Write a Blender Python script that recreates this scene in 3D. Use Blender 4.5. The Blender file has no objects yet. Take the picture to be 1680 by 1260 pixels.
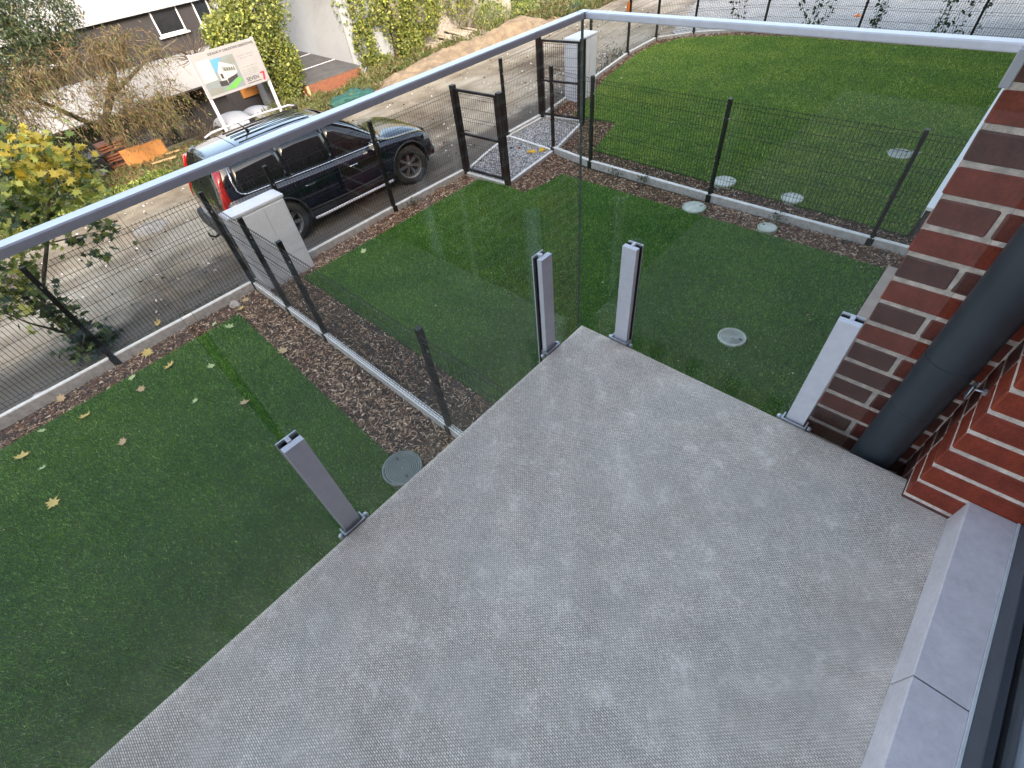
import bpy, bmesh, math, random
import numpy as np
from mathutils import Vector, Matrix, noise
rnd = random.Random(7)
rng = np.random.default_rng(11)
PI = math.pi
sc = bpy.context.scene
COL = sc.collection

# ------------------------------------------------------------------ camera
cam_data = bpy.data.cameras.new('camera'); cam = bpy.data.objects.new('camera', cam_data); COL.objects.link(cam)
_R = ((0.74115155, 0.66476618, -0.09370326), (0.44832367, -0.59399286, -0.66796584), (-0.49970017, 0.45305453, -0.73826915))
CAM = Vector((0.90815645, -1.26949166, 1.35857457))
cam.matrix_world = Matrix(((_R[0][0], -_R[1][0], -_R[2][0], CAM.x), (_R[0][1], -_R[1][1], -_R[2][1], CAM.y), (_R[0][2], -_R[1][2], -_R[2][2], CAM.z), (0, 0, 0, 1)))
cam_data.sensor_width = 36; cam_data.lens = 36 * 781.0 / 1680
cam_data.clip_start = 0.02; cam_data.clip_end = 1500
sc.camera = cam

# ------------------------------------------------------------------ sky, sun, exposure
SUN_EL = math.radians(29.5); SUN_DIR_H = Vector((0.9, -0.42)).normalized()      # towards the sun, horizontal
sun_az = math.atan2(SUN_DIR_H.x, SUN_DIR_H.y)                                 # clockwise from +Y
w = bpy.data.worlds.new('World'); sc.world = w; w.use_nodes = True
nt = w.node_tree; bg = nt.nodes['Background']
sky = nt.nodes.new('ShaderNodeTexSky'); sky.sky_type = 'NISHITA'; sky.sun_disc = False
sky.sun_elevation = SUN_EL; sky.sun_rotation = sun_az
sky.air_density = 1.0; sky.dust_density = 3.0; sky.ozone_density = 0.6
nt.links.new(sky.outputs[0], bg.inputs[0]); bg.inputs[1].default_value = 0.15
sd = bpy.data.lights.new('sun', 'SUN'); so = bpy.data.objects.new('sun', sd); COL.objects.link(so)
sd.energy = 0.95; sd.angle = math.radians(10); sd.color = (0.97, 0.97, 1.0)
sv = Vector((SUN_DIR_H.x * math.cos(SUN_EL), SUN_DIR_H.y * math.cos(SUN_EL), math.sin(SUN_EL)))
so.rotation_euler = sv.to_track_quat('Z', 'Y').to_euler(); so.location = (0, 0, 30)
sc.view_settings.view_transform = 'Standard'; sc.view_settings.look = 'None'
sc.view_settings.exposure = 2.65; sc.view_settings.gamma = 1; sc.view_settings.use_curve_mapping = False
sc.view_settings.use_white_balance = True; sc.view_settings.white_balance_temperature = 7900; sc.view_settings.white_balance_tint = 8

# ------------------------------------------------------------------ materials
def newmat(name):
    m = bpy.data.materials.new(name); m.use_nodes = True
    return m, m.node_tree, m.node_tree.nodes['Principled BSDF']
def coords(t, kind='Object', scale=None):
    c = t.nodes.new('ShaderNodeTexCoord'); o = c.outputs[kind]
    if scale:
        mp = t.nodes.new('ShaderNodeMapping'); mp.inputs['Scale'].default_value = scale
        t.links.new(o, mp.inputs[0]); o = mp.outputs[0]
    return o
def ntex(t, vec, scale, detail=4, rough=0.6):
    n = t.nodes.new('ShaderNodeTexNoise'); n.inputs['Scale'].default_value = scale
    n.inputs['Detail'].default_value = detail; n.inputs['Roughness'].default_value = rough
    t.links.new(vec, n.inputs['Vector']); return n.outputs['Fac']
def ramp(t, fac, stops):
    r = t.nodes.new('ShaderNodeValToRGB'); e = r.color_ramp.elements
    while len(e) < len(stops): e.new(0.5)
    for i, (p, c) in enumerate(stops):
        e[i].position = p; e[i].color = (c[0], c[1], c[2], 1) if hasattr(c, '__len__') else (c, c, c, 1)
    t.links.new(fac, r.inputs[0]); return r.outputs[0]
def mixc(t, a, b, fac, mode='MIX'):
    m = t.nodes.new('ShaderNodeMix'); m.data_type = 'RGBA'; m.blend_type = mode
    for sock, v in ((m.inputs['Factor'], fac), (m.inputs['A'], a), (m.inputs['B'], b)):
        if isinstance(v, (int, float)): sock.default_value = v
        elif isinstance(v, tuple): sock.default_value = (*v, 1) if len(v) == 3 else v
        else: t.links.new(v, sock)
    return m.outputs['Result']
def bumpn(t, b, h, strength, dist=0.01, prev=None):
    n = t.nodes.new('ShaderNodeBump'); n.inputs['Strength'].default_value = strength; n.inputs['Distance'].default_value = dist
    t.links.new(h, n.inputs['Height'])
    if prev is not None: t.links.new(prev, n.inputs['Normal'])
    t.links.new(n.outputs[0], b.inputs['Normal']); return n.outputs[0]
def pm(name, c1, c2=None, scale=8, rough=0.7, metal=0.0, bump=0.0, bdist=0.01, bscale=None, lo=0.35, hi=0.65, spec=0.5, detail=5, coat=0.0, fine=None):
    m, t, b = newmat(name)
    b.inputs['Roughness'].default_value = rough; b.inputs['Metallic'].default_value = metal
    b.inputs['Specular IOR Level'].default_value = spec; b.inputs['Coat Weight'].default_value = coat
    v = coords(t)
    if c2 is None: c2 = tuple(x * 0.82 for x in c1)
    f = ntex(t, v, scale, detail)
    col = ramp(t, f, [(lo, c1), (hi, c2)])
    if fine:
        f2 = ntex(t, v, fine[0], 2)
        col = mixc(t, col, ramp(t, f2, [(0.3, (1 - fine[1],) * 3), (0.7, (1 + fine[1],) * 3)]), 1.0, 'MULTIPLY')
    t.links.new(col, b.inputs['Base Color'])
    if bump: bumpn(t, b, ntex(t, v, bscale or scale * 6, 4), bump, bdist)
    return m

M = {}
M['alu'] = pm('powder_coated_aluminium', (0.54, 0.54, 0.60), (0.51, 0.51, 0.57), 3.5, 0.34, 0.0, 0.04, 0.001, 400, lo=.3, hi=.7, fine=(45, 0.05))
M['alu_dark'] = pm('rail_underside', (0.33, 0.34, 0.37), (0.3, 0.31, 0.34), 30, 0.45, 0.3)
M['steel'] = pm('galvanised_steel', (0.45, 0.47, 0.5), (0.34, 0.36, 0.4), 120, 0.35, 0.7)
M['rubber'] = pm('black_rubber', (0.012, 0.012, 0.014), None, 40, 0.6)
M['black'] = pm('black_coated_wire', (0.004, 0.0045, 0.0045), (0.006, 0.006, 0.006), 20, 0.5, spec=0.25)
M['anthr'] = pm('anthracite_pipe', (0.028, 0.035, 0.045), (0.022, 0.028, 0.037), 9, 0.42, 0.0, 0.08, 0.002, 30)
M['frame'] = pm('dark_window_frame', (0.03, 0.034, 0.045), None, 15, 0.4)
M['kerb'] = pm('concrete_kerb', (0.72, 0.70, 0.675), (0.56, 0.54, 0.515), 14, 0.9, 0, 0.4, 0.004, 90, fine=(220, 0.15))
M['kerb_side'] = pm('concrete_kerb_side', (0.40, 0.385, 0.37), (0.27, 0.255, 0.24), 14, 0.9, 0, 0.4, 0.004, 90, fine=(220, 0.15))  # darker copy of the kerb concrete, side shade put into the colour
M['kerb_dirty'] = pm('dirty_concrete', (0.30, 0.28, 0.26), (0.18, 0.16, 0.145), 9, 0.95, 0, 0.4, 0.004, 90, fine=(180, 0.2))
M['soil'] = pm('mulch_bed_soil', (0.045, 0.028, 0.018), (0.025, 0.016, 0.011), 20, 1, 0, 0.8, 0.02, 60)
for i, (n, c) in enumerate([('red', (0.22, 0.095, 0.055)), ('brown', (0.16, 0.092, 0.055)), ('tan', (0.50, 0.335, 0.215)), ('dark', (0.05, 0.036, 0.03)), ('pale', (0.82, 0.64, 0.46))]):
    M['chip_' + n] = pm('bark_chip_' + n, c, tuple(x * 0.6 for x in c), 40, 0.95)
M['white'] = pm('white_metal', (0.62, 0.63, 0.62), (0.56, 0.57, 0.56), 5, 0.45, 0, 0.05, 0.002, 60)
M['cabinet'] = pm('cabinet_plastic', (0.56, 0.58, 0.64), (0.52, 0.54, 0.60), 4, 0.6, 0, 0.15, 0.002, 200, fine=(35, 0.05))
M['manhole'] = pm('manhole_concrete', (0.19, 0.22, 0.205), (0.12, 0.145, 0.135), 14, 0.85, 0, 0.4, 0.003, 120)
M['manhole_pale'] = pm('manhole_pale_plastic', (0.50, 0.52, 0.46), (0.36, 0.39, 0.34), 10, 0.8, 0, 0.4, 0.003, 120)
M['manhole_concrete_light'] = pm('manhole_light_groove', (0.30, 0.32, 0.28), (0.22, 0.24, 0.21), 14, 0.9)
M['manhole_groove'] = pm('manhole_groove', (0.075, 0.095, 0.088), (0.12, 0.14, 0.13), 14, 0.9)
M['mortar'] = pm('mortar', (0.72, 0.60, 0.55), (0.44, 0.36, 0.33), 50, 1, 0, 0.9, 0.006, 140)
for n, c in [('red', (0.23, 0.040, 0.024)), ('dark', (0.115, 0.040, 0.034)), ('plum', (0.17, 0.046, 0.036)), ('orange', (0.25, 0.042, 0.022))]:
    M['brick_' + n] = pm('glazed_brick_' + n, c, tuple(x * 0.55 for x in c), 16, 0.42, 0, 0.5, 0.004, 60, lo=0.3, hi=0.75, fine=(120, 0.2), spec=0.25)
def brickwork():
    m, t, b = newmat('brickwork')
    g = t.nodes.new('ShaderNodeNewGeometry'); sx = t.nodes.new('ShaderNodeSeparateXYZ'); t.links.new(g.outputs['Position'], sx.inputs[0])
    ad = t.nodes.new('ShaderNodeMath'); t.links.new(sx.outputs[0], ad.inputs[0]); t.links.new(sx.outputs[1], ad.inputs[1])
    cb = t.nodes.new('ShaderNodeCombineXYZ'); t.links.new(ad.outputs[0], cb.inputs[0]); t.links.new(sx.outputs[2], cb.inputs[1])
    br = t.nodes.new('ShaderNodeTexBrick'); t.links.new(cb.outputs[0], br.inputs['Vector']); br.inputs['Scale'].default_value = 1
    br.inputs['Brick Width'].default_value = 0.256; br.inputs['Row Height'].default_value = 0.0756; br.inputs['Mortar Size'].default_value = 0.0055
    br.inputs['Color1'].default_value = (0.19, 0.034, 0.02, 1); br.inputs['Color2'].default_value = (0.07, 0.03, 0.03, 1); br.inputs['Mortar'].default_value = (0.5, 0.42, 0.38, 1)
    t.links.new(br.outputs['Color'], b.inputs['Base Color']); b.inputs['Roughness'].default_value = 0.5
    bumpn(t, b, br.outputs['Fac'], -0.6, 0.006); return m
M['brickwork'] = brickwork()
M['tile'] = None
M['sign_white'] = pm('sign_board', (0.22, 0.22, 0.235), (0.20, 0.20, 0.215), 3, 0.5)
M['render_white'] = pm('white_render', (0.25, 0.265, 0.30), (0.225, 0.24, 0.275), 2, 0.85, 0, 0.2, 0.003, 80)
M['render_dark'] = pm('dark_render', (0.022, 0.021, 0.027), (0.018, 0.017, 0.022), 2, 0.85, 0, 0.2, 0.003, 80)
M['corrugated'] = pm('white_corrugated_sheet', (0.25, 0.27, 0.305), (0.23, 0.25, 0.28), 1.5, 0.45)
M['dark_glass'] = pm('dark_glass', (0.012, 0.015, 0.02), None, 5, 0.05, 0, spec=0.8)
M['roof_felt'] = pm('roofing_felt', (0.045, 0.045, 0.05), (0.075, 0.075, 0.08), 3, 0.8, 0, 0.4, 0.01, 60)
M['wood_red'] = pm('red_brown_boards', (0.20, 0.07, 0.035), (0.12, 0.045, 0.03), 9, 0.7, 0, 0.4, 0.005, 80)
M['osb'] = pm('orange_plywood', (0.34, 0.14, 0.035), (0.26, 0.105, 0.03), 6, 0.7)
M['old_wood'] = pm('weathered_planks', (0.42, 0.37, 0.31), (0.20, 0.17, 0.14), 12, 0.9, 0, 0.5, 0.006, 60)
M['timber'] = pm('pale_timber', (0.42, 0.30, 0.16), (0.3, 0.2, 0.11), 12, 0.8)
M['sand'] = pm('sand', (0.24, 0.18, 0.12), (0.15, 0.11, 0.075), 3, 1, 0, 0.9, 0.03, 20, fine=(30, 0.2))
M['net'] = pm('green_netting', (0.006, 0.05, 0.042), (0.012, 0.085, 0.07), 14, 0.7, 0, 0.6, 0.02, 40)
M['rock'] = pm('pale_rock', (0.45, 0.42, 0.38), (0.25, 0.22, 0.19), 10, 0.9, 0, 0.6, 0.01, 50)
M['rust'] = pm('rusty_metal', (0.13, 0.07, 0.05), (0.07, 0.045, 0.04), 20, 0.7, 0.4)
M['orange'] = pm('orange_plastic', (0.65, 0.16, 0.02), None, 5, 0.5)
M['yellow'] = pm('yellow_rubber_glove', (0.70, 0.42, 0.03), (0.55, 0.30, 0.02), 20, 0.6)
M['beige'] = pm('beige_stone_strip', (0.40, 0.31, 0.25), (0.32, 0.25, 0.2), 6, 0.8, 0, 0.2, 0.003, 90)
M['bark'] = pm('tree_bark', (0.12, 0.10, 0.075), (0.06, 0.05, 0.04), 14, 0.95, 0, 0.7, 0.01, 60)
M['twig'] = pm('dry_twig', (0.13, 0.10, 0.07), (0.075, 0.055, 0.038), 9, 0.9)
def leafmat(name, c1, c2, trans=0.35):
    m, t, b = newmat(name)
    g = t.nodes.new('ShaderNodeNewGeometry')
    col = ramp(t, g.outputs['Random Per Island'], [(0.0, c1), (1.0, c2)])
    t.links.new(col, b.inputs['Base Color']); b.inputs['Roughness'].default_value = 0.55
    tr = t.nodes.new('ShaderNodeBsdfTranslucent'); t.links.new(col, tr.inputs[0])
    mx = t.nodes.new('ShaderNodeMixShader'); mx.inputs[0].default_value = trans
    t.links.new(b.outputs[0], mx.inputs[1]); t.links.new(tr.outputs[0], mx.inputs[2])
    t.links.new(mx.outputs[0], t.nodes['Material Output'].inputs[0]); return m
M['leaf_green'] = leafmat('leaf_green', (0.035, 0.07, 0.015), (0.13, 0.18, 0.04))
M['leaf_ivy'] = leafmat('leaf_ivy', (0.07, 0.095, 0.022), (0.28, 0.29, 0.085))
M['leaf_yellow'] = leafmat('leaf_yellow', (0.42, 0.29, 0.03), (0.30, 0.28, 0.045))
M['leaf_lime'] = leafmat('leaf_lime', (0.20, 0.25, 0.045), (0.38, 0.40, 0.10))
M['leaf_dark'] = leafmat('leaf_dark', (0.014, 0.035, 0.014), (0.04, 0.075, 0.03))
M['leaf_conifer'] = leafmat('leaf_conifer', (0.018, 0.032, 0.016), (0.07, 0.09, 0.045))
M['leaf_olive'] = leafmat('leaf_olive', (0.07, 0.07, 0.028), (0.16, 0.135, 0.055))
M['leaf_brown'] = leafmat('leaf_brown', (0.13, 0.08, 0.04), (0.22, 0.15, 0.08))
M['fallen'] = leafmat('fallen_leaf_yellow', (0.62, 0.42, 0.11), (0.50, 0.38, 0.12), 0.1)
M['fallen_pale'] = leafmat('fallen_leaf_pale', (0.42, 0.50, 0.22), (0.34, 0.44, 0.18), 0.1)
M['fallen_tan'] = leafmat('fallen_leaf_tan', (0.50, 0.34, 0.16), (0.42, 0.3, 0.16), 0.1)
M['weed'] = leafmat('weed_leaf', (0.08, 0.085, 0.028), (0.17, 0.15, 0.06))
M['weed_green'] = leafmat('weed_leaf_green', (0.045, 0.09, 0.018), (0.095, 0.14, 0.035))

# turf
def turf_mat():
    m, t, b = newmat('artificial_turf')
    v = coords(t)
    big = ntex(t, v, 1.1, 3); mid = ntex(t, v, 9, 4); fine = ntex(t, v, 260, 2, 0.8)
    col = ramp(t, mid, [(0.3, (0.016, 0.055, 0.009)), (0.7, (0.028, 0.085, 0.015))])
    col = mixc(t, col, (0.055, 0.115, 0.028), ramp(t, big, [(0.4, 0.0), (0.75, 0.6)]))
    col = mixc(t, col, ramp(t, fine, [(0.3, 0.35), (0.5, 0.95), (0.72, 2.0)]), 1.0, 'MULTIPLY')
    t.links.new(col, b.inputs['Base Color']); b.inputs['Roughness'].default_value = 0.8; b.inputs['Specular IOR Level'].default_value = 0.2
    bumpn(t, b, fine, 0.8, 0.012); return m
M['turf'] = turf_mat()
def blade_mat(k=(1, 1, 1)):
    m, t, b = newmat('turf_blade')
    gp = t.nodes.new('ShaderNodeNewGeometry')
    big = ntex(t, gp.outputs['Position'], 1.1, 5)
    col = ramp(t, gp.outputs['Random Per Island'], [(0.0, (0.012, 0.055, 0.003)), (0.45, (0.062, 0.20, 0.016)), (0.8, (0.135, 0.35, 0.05)), (0.95, (0.24, 0.44, 0.12)), (1.0, (0.48, 0.62, 0.3))])
    col = mixc(t, col, ramp(t, big, [(0.36, (0.8, 0.86, 0.85)), (0.64, (1.25, 1.08, 1.0))]), 1.0, 'MULTIPLY')
    col = mixc(t, col, ramp(t, ntex(t, gp.outputs['Position'], 14, 4, 0.7), [(0.3, 0.86), (0.7, 1.16)]), 1.0, 'MULTIPLY')
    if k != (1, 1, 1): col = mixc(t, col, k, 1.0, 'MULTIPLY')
    t.links.new(col, b.inputs['Base Color']); b.inputs['Roughness'].default_value = 0.6; b.inputs['Specular IOR Level'].default_value = 0.12
    return m
M['blade'] = blade_mat()
M['blade_far_lit'] = blade_mat((1.95, 1.35, 1.35))  # same turf, colour lightened for how light falls on the far lawn

def slab_mat():
    m, t, b = newmat('textured_balcony_concrete')
    v = coords(t)
    mp = t.nodes.new('ShaderNodeMapping'); mp.inputs['Rotation'].default_value = (0, 0, 0.03); t.links.new(v, mp.inputs[0])
    br = t.nodes.new('ShaderNodeTexBrick'); br.offset = 0.5; br.offset_frequency = 2
    t.links.new(mp.outputs[0], br.inputs['Vector'])
    br.inputs['Color1'].default_value = (1, 1, 1, 1); br.inputs['Color2'].default_value = (0.72, 0.72, 0.72, 1); br.inputs['Mortar'].default_value = (0.14, 0.14, 0.14, 1)
    br.inputs['Scale'].default_value = 1.0; br.inputs['Brick Width'].default_value = 0.0088; br.inputs['Row Height'].default_value = 0.0047
    br.inputs['Mortar Size'].default_value = 0.0009; br.inputs['Mortar Smooth'].default_value = 0.3
    big = ntex(t, v, 2.6, 5, 0.6); mid = ntex(t, v, 12, 6, 0.65); fine = ntex(t, v, 160, 3)
    base = ramp(t, big, [(0.3, (0.60, 0.505, 0.435)), (0.5, (0.68, 0.575, 0.495)), (0.7, (0.71, 0.62, 0.55))])
    base = mixc(t, base, ramp(t, mid, [(0.3, 0.9), (0.5, 1.0), (0.72, 1.08)]), 1.0, 'MULTIPLY')
    base = mixc(t, base, ramp(t, fine, [(0.33, 0.80), (0.67, 1.26)]), 1.0, 'MULTIPLY')
    # the relief fills with cement film in patches
    clog = ramp(t, ntex(t, v, 6.5, 6, 0.65), [(0.42, 0.9), (0.66, 0.68)])
    pat = mixc(t, (1.0, 1.0, 1.0), br.outputs['Color'], clog)
    col = mixc(t, base, pat, 1.0, 'MULTIPLY')
    # pale lime blotches
    blot = ramp(t, ntex(t, v, 13, 7, 0.72), [(0.56, 0.0), (0.72, 0.5)])
    col = mixc(t, col, (0.80, 0.70, 0.63), blot)
    dk = ramp(t, ntex(t, v, 30, 7, 0.8), [(0.33, 0.45), (0.44, 0.0)])
    col = mixc(t, col, (0.33, 0.315, 0.29), dk)
    st = ramp(t, ntex(t, v, 3.7, 7, 0.7), [(0.40, 0.30), (0.52, 0.0)])
    col = mixc(t, col, (0.34, 0.30, 0.27), st)
    speck = ramp(t, ntex(t, v, 60, 2, 0.5), [(0.75, 0.0), (0.80, 0.5)])
    col = mixc(t, col, (0.62, 0.61, 0.58), speck)
    # smooth trowelled margin along the slab rim
    t.links.new(col, b.inputs['Base Color']); b.inputs['Roughness'].default_value = 0.86; b.inputs['Specular IOR Level'].default_value = 0.35
    n = bumpn(t, b, br.outputs['Fac'], -0.35, 0.0012)
    bumpn(t, b, fine, 0.3, 0.001, n); return m
M['slab'] = slab_mat()
def tile_mat():
    m, t, b = newmat('grey_stoneware_tile')
    v = coords(t)
    c = ramp(t, ntex(t, v, 5, 8, 0.7), [(0.3, (0.38, 0.335, 0.355)), (0.5, (0.45, 0.40, 0.425)), (0.7, (0.52, 0.465, 0.485))])
    c = mixc(t, c, ramp(t, ntex(t, v, 60, 5, 0.7), [(0.3, 0.9), (0.7, 1.08)]), 1.0, 'MULTIPLY')
    t.links.new(c, b.inputs['Base Color']); b.inputs['Roughness'].default_value = 0.6
    bumpn(t, b, ntex(t, v, 90, 5), 0.15, 0.002); return m
M['tile'] = tile_mat()
def road_mat():
    m, t, b = newmat('dusty_unmade_road')
    v = coords(t); st = coords(t, scale=(1.0, 0.16, 1.0))
    a = ntex(t, v, 0.55, 6, 0.6); tracks = ntex(t, st, 1.6, 6, 0.62); f = ntex(t, v, 45, 4, 0.7)
    col = ramp(t, a, [(0.36, (0.14, 0.105, 0.072)), (0.47, (0.24, 0.195, 0.145)), (0.64, (0.345, 0.30, 0.245))])
    col = mixc(t, col, ramp(t, tracks, [(0.35, (0.62, 0.6, 0.57)), (0.5, (1.0, 1.0, 1.0)), (0.66, (1.28, 1.28, 1.26))]), 0.9, 'MULTIPLY')
    col = mixc(t, col, ramp(t, f, [(0.3, 0.72), (0.7, 1.25)]), 1.0, 'MULTIPLY')
    sx = t.nodes.new('ShaderNodeSeparateXYZ'); t.links.new(v, sx.inputs[0])
    wob = t.nodes.new('ShaderNodeMath'); wob.operation = 'MULTIPLY_ADD'; t.links.new(ntex(t, v, 0.8, 5), wob.inputs[0]); wob.inputs[1].default_value = 2.6; t.links.new(sx.outputs[0], wob.inputs[2])
    mud = t.nodes.new('ShaderNodeMapRange'); t.links.new(wob.outputs[0], mud.inputs['Value']); mud.inputs['From Min'].default_value = -7.25; mud.inputs['From Max'].default_value = -6.85; mud.inputs['To Max'].default_value = 0.95
    col = mixc(t, col, (0.085, 0.072, 0.058), mud.outputs[0])
    t.links.new(col, b.inputs['Base Color']); b.inputs['Roughness'].default_value = 0.95
    n = bumpn(t, b, tracks, 0.5, 0.05); bumpn(t, b, f, 0.6, 0.015, n); return m
M['road'] = road_mat()
def terrain_mat():
    m, t, b = newmat('rough_ground')
    v = coords(t)
    col = ramp(t, ntex(t, v, 0.8, 6, 0.65), [(0.35, (0.11, 0.085, 0.055)), (0.5, (0.17, 0.14, 0.07)), (0.65, (0.10, 0.125, 0.04))])
    col = mixc(t, col, ramp(t, ntex(t, v, 22, 4), [(0.3, 0.6), (0.7, 1.35)]), 1.0, 'MULTIPLY')
    t.links.new(col, b.inputs['Base Color']); b.inputs['Roughness'].default_value = 1
    bumpn(t, b, ntex(t, v, 12, 5), 0.8, 0.05); return m
M['terrain'] = terrain_mat()
def paver_mat():
    m, t, b = newmat('grey_block_paving')
    v = coords(t)
    br = t.nodes.new('ShaderNodeTexBrick'); t.links.new(v, br.inputs['Vector']); br.offset = 0.5
    br.inputs['Scale'].default_value = 1; br.inputs['Brick Width'].default_value = 0.21; br.inputs['Row Height'].default_value = 0.11
    br.inputs['Mortar Size'].default_value = 0.012; br.inputs['Color1'].default_value = (0.44, 0.41, 0.37, 1); br.inputs['Color2'].default_value = (0.32, 0.31, 0.30, 1)
    br.inputs['Mortar'].default_value = (0.12, 0.11, 0.10, 1)
    col = mixc(t, br.outputs['Color'], ramp(t, ntex(t, v, 1.2, 5), [(0.3, 0.85), (0.7, 1.12)]), 1.0, 'MULTIPLY')
    t.links.new(col, b.inputs['Base Color']); b.inputs['Roughness'].default_value = 0.9
    bumpn(t, b, br.outputs['Fac'], -0.6, 0.01); return m
M['paver'] = paver_mat()
def gravel_mat():
    m, t, b = newmat('grey_gravel_walk')
    v = coords(t)
    vo = t.nodes.new('ShaderNodeTexVoronoi'); vo.inputs['Scale'].default_value = 42; t.links.new(v, vo.inputs['Vector'])
    col = ramp(t, vo.outputs['Color'], [(0.0, (0.09, 0.09, 0.10)), (0.5, (0.25, 0.25, 0.265)), (1.0, (0.48, 0.48, 0.49))])
    t.links.new(col, b.inputs['Base Color']); b.inputs['Roughness'].default_value = 0.9
    bumpn(t, b, vo.outputs['Distance'], -0.9, 0.02); return m
M['gravel'] = gravel_mat()
def glass_mat():
    m, t, b = newmat('clear_laminated_glass')
    t.nodes.remove(b)
    g = t.nodes.new('ShaderNodeNewGeometry')
    mr = t.nodes.new('ShaderNodeMapRange'); mr.inputs['To Min'].default_value = 1.5; mr.inputs['To Max'].default_value = 1 / 1.5
    t.links.new(g.outputs['Backfacing'], mr.inputs['Value'])
    fr = t.nodes.new('ShaderNodeFresnel'); t.links.new(mr.outputs[0], fr.inputs['IOR'])
    tr = t.nodes.new('ShaderNodeBsdfTransparent'); tr.inputs[0].default_value = (0.975, 0.985, 0.978, 1)
    gl = t.nodes.new('ShaderNodeBsdfGlossy'); gl.inputs['Roughness'].default_value = 0.0
    mx = t.nodes.new('ShaderNodeMixShader'); t.links.new(fr.outputs[0], mx.inputs[0])
    t.links.new(tr.outputs[0], mx.inputs[1]); t.links.new(gl.outputs[0], mx.inputs[2])
    t.links.new(mx.outputs[0], t.nodes['Material Output'].inputs[0]); return m
M['glass'] = glass_mat()
M['glass_edge'] = pm('glass_edge', (0.035, 0.055, 0.05), (0.06, 0.085, 0.08), 40, 0.25)
M['carpaint'] = pm('navy_car_paint', (0.003, 0.005, 0.015), (0.003, 0.0045, 0.013), 3, 0.16, 0.35, coat=1.0)
M['carpaint_white'] = pm('silver_car_paint', (0.55, 0.55, 0.56), None, 3, 0.3, 0.2, coat=0.6)
M['carglass'] = pm('tinted_car_glass', (0.006, 0.007, 0.009), None, 3, 0.02, spec=0.7)
M['carplastic'] = pm('black_car_plastic', (0.018, 0.018, 0.02), None, 30, 0.55)
M['chrome'] = pm('chrome', (0.75, 0.76, 0.78), None, 3, 0.15, 1.0)
M['rim'] = pm('grey_alloy', (0.22, 0.22, 0.23), (0.17, 0.17, 0.18), 9, 0.35, 0.5)
M['car_interior'] = pm('beige_car_seat', (0.16, 0.13, 0.10), None, 9, 0.8)
M['tyre'] = pm('tyre_rubber', (0.018, 0.018, 0.018), (0.03, 0.028, 0.026), 40, 0.85, 0, 0.6, 0.01, 50)
M['red_lamp'] = pm('red_tail_lamp', (0.45, 0.015, 0.012), None, 3, 0.15, coat=1.0)
M['lamp_clear'] = pm('clear_head_lamp', (0.45, 0.47, 0.5), (0.3, 0.31, 0.33), 30, 0.1, 0.4, coat=1.0)
def flat(name, c): 
    M[name] = pm(name, c, tuple(x * 0.93 for x in c), 6, 0.6)
flat('print_blue', (0.05, 0.2, 0.42)); flat('print_green', (0.07, 0.25, 0.05)); flat('print_grey', (0.13, 0.14, 0.135)); flat('print_dark', (0.02, 0.02, 0.023))
flat('print_black', (0.015, 0.015, 0.018)); flat('print_red', (0.4, 0.01, 0.03)); flat('print_white', (0.29, 0.29, 0.30)); flat('print_pale', (0.13, 0.155, 0.17))

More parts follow.
